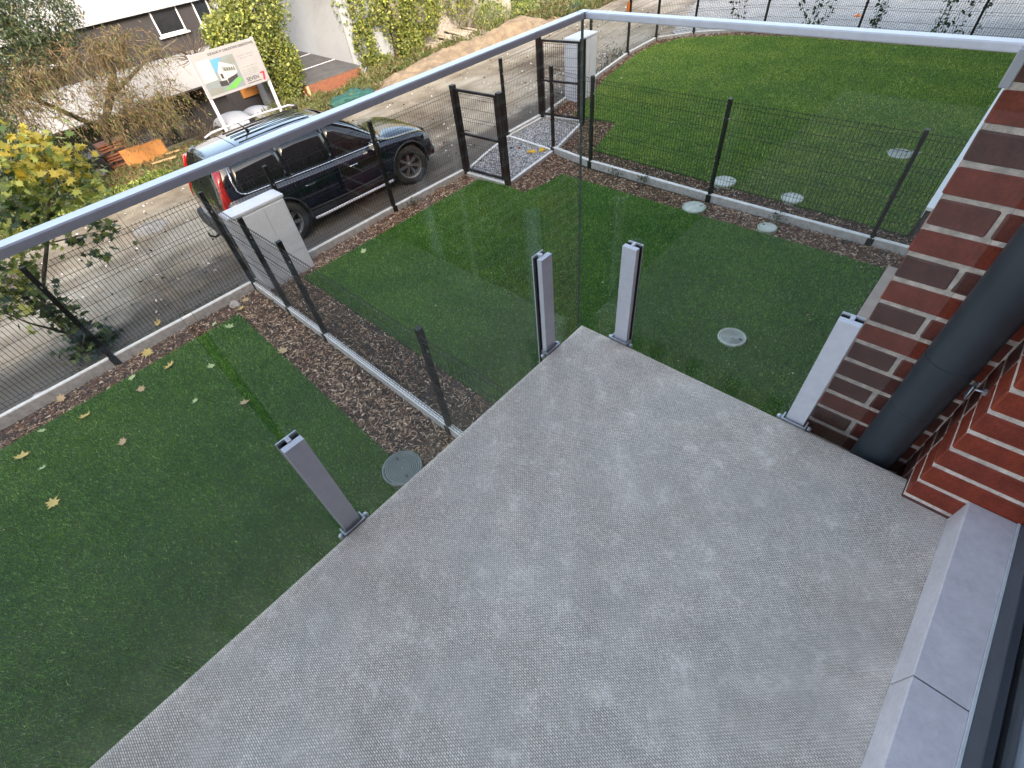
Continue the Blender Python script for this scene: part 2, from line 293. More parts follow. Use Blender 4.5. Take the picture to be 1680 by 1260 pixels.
# ------------------------------------------------------------------ mesh helpers
class MB:
    def __init__(s): s.v = []; s.f = []; s.mi = []; s.sm = []
    def add(s, vs, fs, mi=0, smooth=False):
        o = len(s.v); s.v.extend([tuple(v) for v in vs]); s.f.extend([tuple(o + i for i in f) for f in fs])
        s.mi.extend([mi] * len(fs)); s.sm.extend([smooth] * len(fs)); return s
    def box(s, a, b, mi=0, mat=None):
        (x0, y0, z0), (x1, y1, z1) = a, b
        vs = [Vector(q) for q in ((x0, y0, z0), (x1, y0, z0), (x1, y1, z0), (x0, y1, z0), (x0, y0, z1), (x1, y0, z1), (x1, y1, z1), (x0, y1, z1))]
        if mat: vs = [mat @ q for q in vs]
        return s.add(vs, [(0, 3, 2, 1), (4, 5, 6, 7), (0, 1, 5, 4), (1, 2, 6, 5), (2, 3, 7, 6), (3, 0, 4, 7)], mi)
    def bbox(s, a, b, r, mi=0):
        """box with chamfered vertical and top edges"""
        (x0, y0, z0), (x1, y1, z1) = a, b
        ring = lambda d, z: [(x0 + d + r, y0 + d, z), (x1 - d - r, y0 + d, z), (x1 - d, y0 + d + r, z), (x1 - d, y1 - d - r, z), (x1 - d - r, y1 - d, z), (x0 + d + r, y1 - d, z), (x0 + d, y1 - d - r, z), (x0 + d, y0 + d + r, z)]
        vs = ring(0, z0) + ring(0, z1 - r) + ring(r, z1)
        fs = [tuple(range(7, -1, -1)), tuple(range(16, 24))]
        for k in (0, 8):
            for i in range(8): j = (i + 1) % 8; fs.append((k + i, k + j, k + 8 + j, k + 8 + i))
        return s.add(vs, fs, mi)
    def tube(s, pts, r, n=8, mi=0, caps=True, smooth=True):
        pts = [Vector(p) for p in pts]; rs = r if hasattr(r, '__len__') else [r] * len(pts)
        vs = []; fs = []
        for i, p in enumerate(pts):
            d = (pts[min(i + 1, len(pts) - 1)] - pts[max(i - 1, 0)]).normalized()
            up = Vector((0, 0, 1)) if abs(d.z) < 0.9 else Vector((1, 0, 0))
            a = d.cross(up).normalized(); b = a.cross(d)
            for k in range(n):
                t = 2 * PI * k / n; vs.append(p + rs[i] * (math.cos(t) * a + math.sin(t) * b))
        for i in range(len(pts) - 1):
            for k in range(n):
                j = (k + 1) % n; fs.append((i * n + k, (i + 1) * n + k, (i + 1) * n + j, i * n + j))
        if caps: fs.append(tuple(range(n))); fs.append(tuple((len(pts) - 1) * n + k for k in range(n - 1, -1, -1)))
        return s.add(vs, fs, mi, smooth)
    def prism(s, poly, z0, z1, mi=0):
        n = len(poly); vs = [(x, y, z0) for x, y in poly] + [(x, y, z1) for x, y in poly]
        fs = [tuple(range(n - 1, -1, -1)), tuple(range(n, 2 * n))]
        for i in range(n): j = (i + 1) % n; fs.append((i, j, n + j, n + i))
        return s.add(vs, fs, mi)
    def lathe(s, prof, n=32, mi=0, axis='z', c=(0, 0, 0), smooth=True):
        vs = []; fs = []
        for r, h in prof:
            for k in range(n):
                t = 2 * PI * k / n; p = (r * math.cos(t), r * math.sin(t), h)
                if axis == 'x': p = (h, r * math.cos(t), r * math.sin(t))
                if axis == 'y': p = (r * math.cos(t), h, r * math.sin(t))
                vs.append((p[0] + c[0], p[1] + c[1], p[2] + c[2]))
        for i in range(len(prof) - 1):
            for k in range(n):
                j = (k + 1) % n; fs.append((i * n + k, i * n + j, (i + 1) * n + j, (i + 1) * n + k))
        return s.add(vs, fs, mi, smooth)
    def mesh(s, name, mats):
        me = bpy.data.meshes.new(name); me.from_pydata(s.v, [], s.f)
        for m in (mats if isinstance(mats, (list, tuple)) else [mats]): me.materials.append(m)
        me.polygons.foreach_set('material_index', s.mi); me.polygons.foreach_set('use_smooth', s.sm); me.update()
        return me
    def build(s, name, mats, parent=None, fix=False, bevel=0):
        me = s.mesh(name, mats)
        if fix:
            bm = bmesh.new(); bm.from_mesh(me); bmesh.ops.recalc_face_normals(bm, faces=bm.faces[:]); bm.to_mesh(me); bm.free()
        o = bpy.data.objects.new(name, me); COL.objects.link(o)
        if parent: put(o, parent)
        if bevel:
            md = o.modifiers.new('bevel', 'BEVEL'); md.width = bevel; md.segments = 2; md.limit_method = 'ANGLE'; md.angle_limit = 0.6
        return o
def put(o, parent):
    """parent keeping world placement; meshes are written in world coordinates, roots sit at the base"""
    o.parent = parent; o.matrix_parent_inverse = wmat(parent).inverted()
    return o
def wmat(o):
    m = o.matrix_basis.copy()
    while o.parent:
        m = o.parent.matrix_basis @ o.matrix_parent_inverse @ m if False else (o.parent.matrix_basis @ (o.matrix_parent_inverse @ m)); o = o.parent
    return m
def thing(name, label, cat, loc=(0, 0, 0), rotz=0, group=None):
    o = bpy.data.objects.new(name, None); COL.objects.link(o); o.empty_display_size = 0.2
    o.location = loc; o.rotation_euler = (0, 0, rotz); o['label'] = label; o['category'] = cat
    if group: o['group'] = group
    return o
def tag(o, label=None, cat=None, group=None, kind=None):
    for k, v in (('label', label), ('category', cat), ('group', group), ('kind', kind)):
        if v: o[k] = v
    return o
def lpart(mb, name, mats, root, **k):
    """part whose mesh is in the root's local coordinates"""
    o = mb.build(name, mats, None, **k); o.parent = root; return o
def struct(o): o['kind'] = 'structure'; return o
def copy_tree(o, parent=None):
    c = o.copy(); COL.objects.link(c)
    if parent: c.parent = parent
    for ch in list(o.children): copy_tree(ch, c)
    return c

GZ = -2.85      # lawn level
RZ = -3.06      # road level
def ground_h(x, y):
    if x > -6.6 or (x > -8.2 and y > 8.2): return -2.93
    h = RZ
    if x < -13.0:
        d = -13.0 - x; h -= min(d, 5.0) * 0.13 + min(max(d - 5.0, 0), 8) * 0.30
        h += 0.06 * noise.noise(Vector((x * 0.6, y * 0.6, 0)))
    return h
# ------------------------------------------------------------------ setting: terrain, road, paving, lawns
def sheet(name, poly, z, mat, thick=0.0, kind='structure'):
    mb = MB()
    if thick: mb.prism(poly, z - thick, z)
    else: mb.add([(x, y, z) for x, y in poly], [tuple(range(len(poly)))])
    o = mb.build(name, mat); o['kind'] = kind; return o
def terrain():
    xs = [-300, -150, -80, -50, -40, -32] + [-28 + 0.5 * i for i in range(0, 30)] + [-13.0, -12.6, -10, -7, -4, 0, 5, 12, 30, 80, 200]
    ys = [-200, -100, -50, -30, -20] + [-12 + 0.75 * i for i in range(0, 60)] + [36, 45, 60, 90, 150, 300]
    xs = sorted(set(xs)); vs = []; fs = []
    for x in xs:
        for y in ys:
            h = RZ - 0.03
            if x < -13.0: h = ground_h(x, y) - 0.0
            vs.append((x, y, h))
    n = len(ys)
    for i in range(len(xs) - 1):
        for j in range(n - 1): fs.append((i * n + j, (i + 1) * n + j, (i + 1) * n + j + 1, i * n + j + 1))
    return struct(MB().add(vs, fs, 0, True).build('terrain', M['terrain']))
terrain()
def road():
    xs = np.linspace(-13.4, -6.72, 40); ys = np.linspace(-14, 60, 260); vs = []; fs = []
    for i, x in enumerate(xs):
        for y in ys:
            e = 0.25 * noise.noise(Vector((0, y * 0.35, 3))) if i == 0 else 0
            h = RZ + 0.018 * noise.noise(Vector((x * 1.6, y * 0.5, 0))) + 0.012 * noise.noise(Vector((x * 4, y * 3, 5)))
            vs.append((x + e, y, h if i else RZ - 0.05))
    n = len(ys)
    for i in range(len(xs) - 1):
        for j in range(n - 1): fs.append((i * n + j, (i + 1) * n + j, (i + 1) * n + j + 1, i * n + j + 1))
    return struct(MB().add(vs, fs, 0, True).build('road', M['road']))
road()
FARLINE = [(-7.1, 8.12), (-7.93, 13.16), (-8.02, 14.85), (-7.24, 15.75), (-5.5, 16.75), (-3.0, 17.0), (-0.45, 17.0), (2.0, 17.0)]
# garden bed under everything inside the fence
bed_poly = [(1.3, -12), (1.3, 17.0), (-3.0, 17.0), (-5.5, 16.75), (-7.24, 15.75), (-8.02, 14.85), (-7.93, 13.16), (-7.1, 8.2), (-7.05, 6.88), (-6.62, 5.08), (-6.68, -12)]
sheet('mulch_bed', bed_poly, -2.885, M['soil'], 0.3)
sheet('paved_yard', [(-9.9, 21.5), (-8.2, 16.2), (-7.4, 15.9), (-5.5, 16.85), (-3.0, 17.12), (14, 17.12), (14, 27.5), (-7.5, 27.5)], -2.98, M['paver'], 0.12)
sheet('sandy_ground', [(-7.5, 27.5), (14, 27.5), (14, 45), (-7, 45)], -2.985, M['sand'], 0.12)
# dry earth verge between kerb and road
sheet('gravel_walk', [(-6.56, 5.12), (-5.5, 5.17), (-5.66, 6.72), (-6.1, 8.2), (-7.05, 8.1), (-7.03, 6.88)], -2.845, M['gravel'], 0.1)
L1 = [(-6.2, -0.13), (-6.2, -9.5), (1.25, -9.5), (1.25, -0.34), (-2.2, -0.28)]
L2 = [(-6.19, 1.0), (-6.15, 5.0), (-5.5, 5.1), (-5.0, 5.05), (-4.86, 5.55), (-4.83, 6.02), (-2.3, 5.97), (0.73, 5.97), (0.73, 0.93)]
L3 = [(-4.95, 7.22), (-5.25, 8.3), (-5.35, 8.65), (-6.5, 8.6), (-6.72, 9.3), (-7.25, 10.8), (-7.45, 11.6), (-7.74, 13.2), (-7.75, 14.2), (-7.35, 15.2), (-6.1, 15.93), (-4.46, 16.3), (0.75, 16.4), (0.75, 6.97)]
def lawn(poly, label=None):
    return sheet('lawn', poly, GZ, M['turf'], 0.04)
lawns = [lawn(p) for p in (L1, L2, L3)]

# ------------------------------------------------------------------ bark chips
def in_poly(px, py, poly):
    c = np.zeros(len(px), bool); n = len(poly)
    for i in range(n):
        x0, y0 = poly[i]; x1, y1 = poly[(i + 1) % n]
        if y0 == y1: continue
        cond = ((y0 > py) != (y1 > py)) & (px < (x1 - x0) * (py - y0) / (y1 - y0) + x0); c ^= cond
    return c
def chips(name, poly, dens, z, size, mats, weights, label, cat, holes=(), flat_=0.25, bounds=None):
    P = np.array(poly); x0, y0 = P.min(0); x1, y1 = P.max(0)
    n = int((x1 - x0) * (y1 - y0) * dens); px = rng.uniform(x0, x1, n); py = rng.uniform(y0, y1, n)
    k = in_poly(px, py, poly)
    for h in holes: k &= ~in_poly(px, py, h)
    px, py = px[k], py[k]; n = len(px)
    L = rng.uniform(0.45, 1.3, n) * size[0]; W = rng.uniform(0.5, 1.2, n) * size[1]; T = rng.uniform(0.4, 1.0, n) * size[2]
    a = rng.uniform(0, 2 * PI, n); tilt = rng.normal(0, flat_, n); roll = rng.normal(0, flat_ * 1.6, n)
    base = np.array([(-.5, -.35, 0), (.45, -.5, 0), (.5, .4, 0), (-.4, .5, 0), (-.35, -.25, 1), (.35, -.4, 1), (.4, .3, 1), (-.3, .35, 1)])
    v = base[None] * np.stack([L, W, T], 1)[:, None]
    ct, st = np.cos(tilt)[:, None], np.sin(tilt)[:, None]; cr, sr = np.cos(roll)[:, None], np.sin(roll)[:, None]; ca, sa = np.cos(a)[:, None], np.sin(a)[:, None]
    X, Y, Z = v[..., 0], v[..., 1], v[..., 2]
    X, Z = X * ct - Z * st, X * st + Z * ct; Y, Z = Y * cr - Z * sr, Y * sr + Z * cr; X, Y = X * ca - Y * sa, X * sa + Y * ca
    zz = z + rng.uniform(0, 0.02, n)[:, None]
    V = np.stack([X + px[:, None], Y + py[:, None], Z + zz], -1).reshape(-1, 3)
    F = np.array([(4, 5, 6, 7), (0, 1, 5, 4), (1, 2, 6, 5), (2, 3, 7, 6), (3, 0, 4, 7)]); F = (F[None] + (np.arange(n) * 8)[:, None, None]).reshape(-1, 4)
    me = fast_mesh(name, V, F, mats, np.repeat(rng.choice(len(mats), n, p=weights), 5))
    o = bpy.data.objects.new(name, me); COL.objects.link(o); o['kind'] = 'stuff'; o['label'] = label; o['category'] = cat
    return o
def fast_mesh(name, V, F, mats, mi, smooth=False):
    me = bpy.data.meshes.new(name); k = F.shape[1]
    me.vertices.add(len(V)); me.vertices.foreach_set('co', np.asarray(V, np.float32).ravel())
    me.loops.add(F.size); me.loops.foreach_set('vertex_index', F.astype(np.int32).ravel())
    me.polygons.add(len(F)); me.polygons.foreach_set('loop_start', np.arange(0, F.size, k, dtype=np.int32))
    me.polygons.foreach_set('loop_total', np.full(len(F), k, np.int32)) if hasattr(me.polygons, 'foreach_set') else None
    for m in mats: me.materials.append(m)
    me.polygons.foreach_set('material_index', np.asarray(mi, np.int32)); me.update(calc_edges=True); me.validate()
    return me
CH = [M['chip_red'], M['chip_brown'], M['chip_tan'], M['chip_dark'], M['chip_pale']]
WALK = [(-6.6, 5.05), (-5.45, 5.1), (-5.62, 6.75), (-6.05, 8.25), (-7.15, 8.15), (-7.1, 6.88)]
def strip(poly, dens, wts, label, size=(0.062, 0.015, 0.007), name='bark_mulch'):
    return chips(name, poly, dens, -2.88, size, CH, wts, label, 'mulch', holes=(L1, L2, L3, WALK), flat_=0.35)
strip([(-6.62, -6), (-6.62, 0.36), (-6.1, 0.36), (-6.1, -6)], 2100, [.22, .36, .16, .22, .04], 'brown bark mulch strip along the street kerb left of the dividing fence')
strip([(-6.2, -0.35), (-6.2, 0.36), (-1.2, 0.36), (-1.2, -0.35)], 2300, [.12, .34, .26, .22, .06], 'brown bark mulch strip on the near side of the dividing fence')
strip([(-6.55, 0.42), (-6.55, 1.05), (-1.0, 1.05), (-1.0, 0.42)], 2000, [.12, .3, .22, .3, .06], 'dark bark mulch strip seen through the dividing fence mesh')
strip([(-6.6, 1.0), (-6.6, 5.1), (-6.1, 5.1), (-6.1, 1.0)], 2400, [.38, .24, .22, .08, .08], 'reddish bark mulch strip between the white cabinet and the gate')
strip([(-5.5, 4.9), (-5.6, 6.7), (-4.6, 6.45), (0.9, 6.45), (0.9, 5.9), (-4.9, 5.9), (-4.9, 4.9)], 2000, [.3, .3, .2, .14, .06], 'bark mulch strip on the near side of the far garden fence')
strip([(-5.6, 6.8), (-6.0, 8.25), (-6.6, 8.8), (-5.2, 8.8), (-4.9, 7.3), (0.9, 7.05), (0.9, 6.56), (-4.6, 6.6)], 1600, [.25, .3, .18, .22, .05], 'bark mulch strip behind the far garden fence')
strip([(-7.3, 8.3), (-7.93, 13.1), (-8.0, 14.8), (-7.2, 15.72), (-5.5, 16.7), (-3, 16.95), (1.2, 16.95), (1.2, 16.3), (-5, 16), (-7, 15), (-6.4, 9), (-6.2, 8.3)], 750, [.42, .3, .16, .08, .04], 'red bark mulch curving along the far kerb', size=(0.075, 0.032, 0.012))
# rubble and dirt between the kerb and the road
chips('kerb_rubble', [(-7.5, -7), (-7.3, -2.2), (-7.15, 1.2), (-6.76, 1.2), (-6.76, -7)], 260, RZ, (0.045, 0.035, 0.025), [M['kerb_dirty'], M['road'], M['soil'], M['rock']], [.25, .3, .37, .08], 'loose grey stones and dirt along the road side of the kerb', 'rubble', flat_=0.5)
chips('road_stones', [(-13.3, -2), (-13.3, 26), (-7.6, 26), (-7.6, -2)], 7, RZ, (0.05, 0.04, 0.025), [M['kerb'], M['rock'], M['soil'], M['kerb_dirty']], [.3, .2, .2, .3], 'small stones scattered on the dirt road', 'stones', flat_=0.5)
chips('road_stones', [(-13.5, -2), (-13.5, 6), (-12.6, 6), (-12.6, -2)], 60, RZ + .01, (0.06, 0.05, 0.03), [M['kerb_side'], M['rock'], M['soil'], M['kerb_dirty']], [.25, .25, .3, .2], 'stones and crumbs of earth along the far edge of the road', 'stones', flat_=0.5)
chips('walk_gravel', WALK, 1700, -2.848, (0.022, 0.017, 0.012), [M['kerb'], M['kerb_dirty'], M['anthr'], M['rock']], [.4, .25, .2, .15], 'grey gravel on the walk between the two gates', 'gravel', flat_=0.6)
chips('paver_litter', [(-9.5, 14), (-8.1, 14), (-8.1, 10), (-9.5, 10)], 30, RZ, (0.06, 0.04, 0.03), [M['kerb'], M['rock']], [.5, .5], 'loose stones on the road beside the far cabinet', 'stones')

def blades(name, poly, dens, h, wd, label, bm_='blade'):
    P = np.array(poly); x0, y0 = P.min(0); x1, y1 = P.max(0)
    n = int((x1 - x0) * (y1 - y0) * dens); px = rng.uniform(x0, x1, n); py = rng.uniform(y0, y1, n)
    k = in_poly(px, py, poly); px, py = px[k], py[k]; n = len(px)
    a = rng.uniform(0, 2 * PI, n); l = rng.uniform(0.6, 1.25, n) * h; b = rng.uniform(0.1, 1.0, n) * l; w_ = wd * rng.uniform(0.6, 1.4, n) / 2
    da = a + rng.normal(0.0, 1.2, n)
    z = np.full(n, GZ - 0.004)
    A = np.stack([px - np.cos(a) * w_, py - np.sin(a) * w_, z], 1); B = np.stack([px + np.cos(a) * w_, py + np.sin(a) * w_, z], 1)
    Cc = np.stack([px - np.sin(da) * b, py + np.cos(da) * b, z + l], 1)
    V = np.stack([A, B, Cc], 1).reshape(-1, 3); F = np.arange(n * 3).reshape(-1, 3)
    o = bpy.data.objects.new(name, fast_mesh(name, V, F, [M[bm_]], np.zeros(n))); COL.objects.link(o)
    o['kind'] = 'stuff'; o['label'] = label; o['category'] = 'grass'; return o
def clip(poly, f): return poly
blades('turf_pile', [(-6.2, -0.13), (-6.2, -5.2), (-0.02, -5.2), (-0.02, -0.3), (-2.2, -0.28)], 8500, 0.030, 0.0065, 'short green artificial turf of the lawn at the left')
blades('turf_pile', L2, 8500, 0.030, 0.0065, 'short green artificial turf of the middle lawn')
blades('turf_pile', L3, 6500, 0.030, 0.0075, 'short green artificial turf of the far lawn beyond the second fence', 'blade_far_lit')

# ------------------------------------------------------------------ balcony slab
def slab():
    mb = MB(); T = 0.2
    xs = [0, 0.004, 0.02] + list(np.linspace(0.1, 1.33, 14)); ys = [0, -0.004, -0.02] + list(np.linspace(-0.1, -3.1, 20))
    vs = []; fs = []
    for x in xs:
        for y in ys:
            z = 0.0009 * noise.noise(Vector((x * 4, y * 4, 0)))
            if x == 0 or y == 0: z = -0.004
            vs.append((x, y, z))
    n = len(ys)
    for i in range(len(xs) - 1):
        for j in range(n - 1): fs.append((i * n + j, i * n + j + 1, (i + 1) * n + j + 1, (i + 1) * n + j))
    mb.add(vs, fs, 0, True)
    mb.box((0, -3.1, -T), (1.33, 0, -0.0045))
    return struct(mb.build('balcony_slab', M['slab']))
slab()

# ------------------------------------------------------------------ glass railing
rail = thing('glass_balustrade', 'frameless glass balustrade with grey aluminium handrail and short clamp posts around the concrete balcony', 'railing', (0, 0, 0))
GX = 0.046
def handrail(pts):
    mb = MB()
    # U profile swept between mitred corners; section (offset across, height)
    sec = [(-0.013, 0), (-0.0145, 0.002), (-0.0145, 0.0125), (-0.0125, 0.015), (0.0125, 0.015), (0.0145, 0.0125), (0.0145, 0.002), (0.013, 0)]
    vs = []; n = len(sec)
    for (p, d) in pts:
        for a, h in sec: vs.append((p[0] + d[0] * a, p[1] + d[1] * a, 1.049 + h))
    fs = []
    for i in range(len(pts) - 1):
        for k in range(n): j = (k + 1) % n; fs.append((i * n + k, i * n + j, (i + 1) * n + j, (i + 1) * n + k))
    fs.append(tuple(range(n))); fs.append(tuple((len(pts) - 1) * n + k for k in range(n - 1, -1, -1)))
    return mb.add(vs, fs)
handrail([((-GX, -3.12), (1, 0)), ((-GX, GX), (1, -1))]).build('handrail', M['alu'], rail, fix=True)
handrail([((-GX, GX), (1, -1)), ((0.895, GX), (0, -1))]).build('handrail', M['alu'], rail, fix=True)
for jx, jy, dx_, dy_ in ((-GX, GX - .0165, .0148, .0006), (-GX + .0165, GX, .0006, .0148)):
    MB().box((jx - dx_, jy - dy_, 1.0485), (jx + dx_, jy + dy_, 1.0643)).build('rail_joint', M['rubber'], rail)
MB().box((0.888, GX - 0.03, 1.0), (0.905, GX + 0.03, 1.06)).build('wall_bracket', M['alu_dark'], rail, bevel=0.002)
def pane(a, b):
    o = MB().box((a[0], a[1], -0.19), (b[0], b[1], 1.05)).build('glass_panel', [M['glass'], M['glass_edge']], rail)
    # polished rims: the narrow end faces
    for f in o.data.polygons:
        if f.area < 0.02: f.material_index = 1
    return o
pane((-GX - .005, -3.1, 0), (-GX + .005, -1.205, 0))
pane((-GX - .005, -1.185, 0), (-GX + .005, GX - 0.006, 0))
pane((-GX - 0.004, GX - .005, 0), (1.022, GX + .005, 0))
def clamp_post(cx, cy, rot, top=0.432):
    """local frame: +Y outwards, X along the slab edge, origin on the slab edge"""
    Mx = Matrix.Translation((cx, cy, 0)) @ Matrix.Rotation(rot, 4, 'Z')
    def P(mb, name, mats, parent=None, bevel=0.0012):
        mb.v = [tuple(Mx @ Vector(v)) for v in mb.v]
        return mb.build(name, mats, parent or rail, fix=True, bevel=bevel)
    post = P(MB().box((-.0285, .016, -.17), (.0285, .0362, top)), 'post', M['alu'])
    P(MB().box((-.0285, .0367, -.17), (.0285, .0408, top - .004)).box((-.0285, .0512, -.17), (.0285, .0555, top - .004)), 'rubber_gasket', M['rubber'], post)
    P(MB().box((-.0295, .0565, -.17), (.0295, .0605, top + .001)).box((-.006, .0355, top - .02), (.006, .0565, top + .0035)), 'clamp_plate', M['alu'], post)
    # U bracket fixed to the slab face
    P(MB().box((-.039, .0005, -.16), (-.034, .034, .006)).box((.034, .0005, -.16), (.039, .034, .006)).box((-.034, .0005, -.16), (.034, .0055, .006)), 'bracket', M['steel'], post, 0.0008)
    for s in (-1, 1):
        for z in (-.012, -.1):
            mb = MB().lathe([(0.0001, .056 * s), (.006, .055 * s), (.0092, .051 * s), (.0095, .0395 * s), (.0001, .0395 * s)], 14, axis='x', c=(0, .020, z))
            P(mb, 'bolt', M['steel'], post, 0)
# left edge posts face -x (outwards): rotate local +Y to -X
clamp_post(0.0, -1.185, PI / 2); clamp_post(0.0, -0.19, PI / 2, 0.43)
clamp_post(0.181, 0.0, 0, 0.425); clamp_post(0.868, 0.0, 0, 0.432)

# ------------------------------------------------------------------ our brick building
bld = thing('brick_building', 'red and dark brick apartment building with cream mortar at the right edge', 'building', (1.2, 0, GZ))
MB().box((0.9005, 0.1508, -3.0), (1.25, 0.30, 2.1)).build('mortar_joints', M['mortar'], bld)
MB().box((0.899, 0.301, -3.0), (11, 20, 5.4)).box((0.899, 0.1485, 2.101), (11, 0.3005, 5.4)).build('wall', M['brickwork'], bld)
MB().box((1.2048, -0.0695, -3.0), (11, 0.149, 5.4)).build('mortar_joints', M['mortar'], bld)
MB().box((1.62, -30.0, -3.0), (11, -0.0712, 5.4)).build('wall', M['brickwork'], bld)
MB().box((1.45, -30.0, 2.35), (1.62, -0.0725, 5.4)).build('lintel', M['brickwork'], bld)
MB().box((1.45, -30.0, -3.0), (1.62, -3.2, 2.35)).build('wall', M['brickwork'], bld)
PITCH = 0.0756
brick_cache = {}
def brick_mesh(dx, dy, dz, k):
    key = (round(dx, 3), round(dy, 3), round(dz, 3), k)
    if key not in brick_cache:
        mb = MB(); mb.box((-dx / 2, -dy / 2, -dz / 2), (dx / 2, dy / 2, dz / 2))
        me = mb.mesh('brick', M[('brick_red', 'brick_dark', 'brick_plum', 'brick_orange')[k]])
        bm = bmesh.new(); bm.from_mesh(me); bmesh.ops.bevel(bm, geom=bm.edges[:], offset=0.0035, segments=1, affect='EDGES')
        for v in bm.verts: v.co += Vector([rnd.uniform(-.0011, .0011) for _ in range(3)])
        bm.to_mesh(me); bm.free(); brick_cache[key] = me
    return brick_cache[key]
def brick(x0, x1, y0, y1, z, k):
    d = 0.0635
    o = bpy.data.objects.new('brick', brick_mesh(x1 - x0, y1 - y0, d, k)); COL.objects.link(o)
    o.location = ((x0 + x1) / 2 + rnd.uniform(-.0015, .0015), (y0 + y1) / 2 + rnd.uniform(-.001, .001), z + d / 2)
    o.rotation_euler = (rnd.uniform(-.004, .004), 0, rnd.uniform(-.006, .006)); put(o, bld); return o
J = 0.0105
zt0 = 0.743
for c in range(-13, 19):                         # recessed pier face, course tops at zt0 - c*PITCH
    z = zt0 - (c + 1) * PITCH + 0.005
    header = c % 2 == 0
    seq = {0: 2, 1: 0, 2: 1, 3: 0, 4: 2, 5: 0, 6: 2, 7: 1, 8: 1, 9: 2, 10: 1, 11: 1}
    k = seq.get(c, 0 if c % 3 == 0 else (1 if c % 3 == 1 else 2))
    if c == -1: k = 0
    if header:
        brick(0.898, 1.014, 0.148, 0.268, z, 1 if k in (1, 2) and c not in (0,) else k); brick(1.014 + J, 1.2, 0.148, 0.268, z, rnd.choice((1, 2)) if c > 6 else k)
    else:
        brick(0.898, 1.145, 0.148, 0.268, z, k); brick(1.145 + J, 1.203, 0.148, 0.268, z, k)
for c in range(-2, 27):                          # our own pier: side face and front face
    z = 0.012 - 0.0755 + 0.0755 * c + 0.0755 * 0 + 0.0052
    z = 0.0215 + (c - 1) * 0.0762
    k = (3, 0, 3, 0, 3, 0, 3, 3, 0)[c % 9] if c > 0 else 1
    brick(1.202, 1.4425, -0.0725, 0.045, z, k)
    brick(1.4425 + J, 1.6, -0.0725, 0.045, z, k)
    if c % 2: brick(1.202, 1.32, 0.045 + J, 0.149, z, 2 if c < 9 else 0)
    else: brick(1.202, 1.32, 0.045 + J, 0.149, z, 1)
# white sill ledge and beige plinth strip further along the wall
o = MB().box((0.822, 3.9, -1.03), (0.93, 12.5, -1.0)).box((0.822, 3.9, -1.10), (0.828, 12.5, -1.03)).build('window_ledge', M['white'], bld, bevel=0.004)
MB().box((0.87, 3.95, -1.4), (0.9, 12.4, -1.031)).build('ledge_shadow_strip', M['anthr'], bld)  # dark strip painted as the shadow beneath the ledge
MB().box((0.745, -3.0, -2.9), (0.9, 5.98, -2.80)).build('plinth_strip', M['beige'], bld, bevel=0.004)
# sliding door frame and glass beside the balcony
fr = MB().box((1.422, -3.1, -0.1), (1.4395, -0.078, 0.166)).box((1.4396, -3.1, 0.05), (1.4455, -0.078, 0.150))
fr.box((1.425, -0.13, 0.167), (1.47, -0.078, 2.34))
fr.build('door_frame', M['frame'], bld, bevel=0.002)
MB().box((1.4475, -3.1, 0.12), (1.4555, -0.131, 2.34)).build('door_glass', M['glass'], bld)
MB().box((1.6, -3.1, -0.1), (1.615, -0.07, 2.34)).build('dark_room_sheet', M['frame'], bld)  # added dark sheet stands in for the unlit room behind the glass
MB().box((1.4585, -3.1, 0.10), (1.4745, -0.078, 0.145)).build('reflection_bar', M['sign_white'], bld, bevel=0.001)  # pale bar added behind the glass to boost its bright reflection
MB().box((1.477, -3.1, 0.10), (1.6, -0.078, 0.14)).build('pale_reflection_sill', M['cabinet'], bld, bevel=0.001)  # pale sill added here so the reflection in the door glass looks brighter
# black handle-like bracket on the pier face
MB().box((1.415, -0.082, 0.16), (1.44, -0.0735, 0.2)).build('seal_block', M['rubber'], bld, bevel=0.003)

# ------------------------------------------------------------------ threshold ledge of grey tiles
led = thing('threshold_ledge', 'grey stoneware tiled threshold step running along the balcony door', 'step', (1.36, -1.5, 0))
LX = 1.3165; LZ = 0.104
def tslab(name, a, b): return MB().box(a, b).build(name, M['tile'], led, bevel=0.0018)
y0 = -0.0745
for ya, yb in ((y0, -0.602), (-0.6055, -1.2), (-1.2035, -1.8), (-1.8035, -2.4), (-2.4035, -3.05)):
    tslab('tread_tile', (LX, yb, LZ - 0.0065), (1.4165, ya, LZ)); tslab('riser_tile', (LX, yb, 0.001), (LX + 0.007, ya, LZ - 0.0072))
MB().box((LX + 0.0075, -3.04, -0.05), (1.417, y0 - 0.001, LZ - 0.0075)).build('core', M['alu_dark'], led)
MB().box((1.4165, -3.05, LZ - 0.004), (1.4215, y0, LZ + 0.0035)).build('silicone_joint', pm('silicone', (0.5, 0.5, 0.52), None, 9, 0.4), led)

# ------------------------------------------------------------------ downpipe
dp = thing('downpipe', 'thick anthracite round rainwater downpipe in the corner of the brick wall', 'drainpipe', (1.11, 0.083, GZ))
px_, py_ = 1.11, 0.0845
MB().lathe([(0.0585, -2.8), (0.0585, 0.198)], 48, c=(px_, py_, 0)).lathe([(0.0592, 0.2), (0.0592, 3.2)], 48, c=(px_, py_, 0)).build('pipe', M['anthr'], dp)
MB().lathe([(0.0588, 0.1975), (0.0588, 0.2)], 48, c=(px_, py_, 0)).build('pipe_joint', M['rubber'], dp)
cl = MB().lathe([(0.0606, 0.3235), (0.0606, 0.387)], 48, c=(px_, py_, 0)).lathe([(0.0592, 0.3235), (0.0606, 0.3235)], 48, c=(px_, py_, 0), smooth=False).lathe([(0.0606, 0.387), (0.0592, 0.387)], 48, c=(px_, py_, 0), smooth=False).build('pipe_clip', M['anthr'], dp)
MB().box((1.168, 0.030, 0.33), (1.176, 0.040, 0.38)).build('clip_flange', M['anthr'], cl, bevel=0.002)
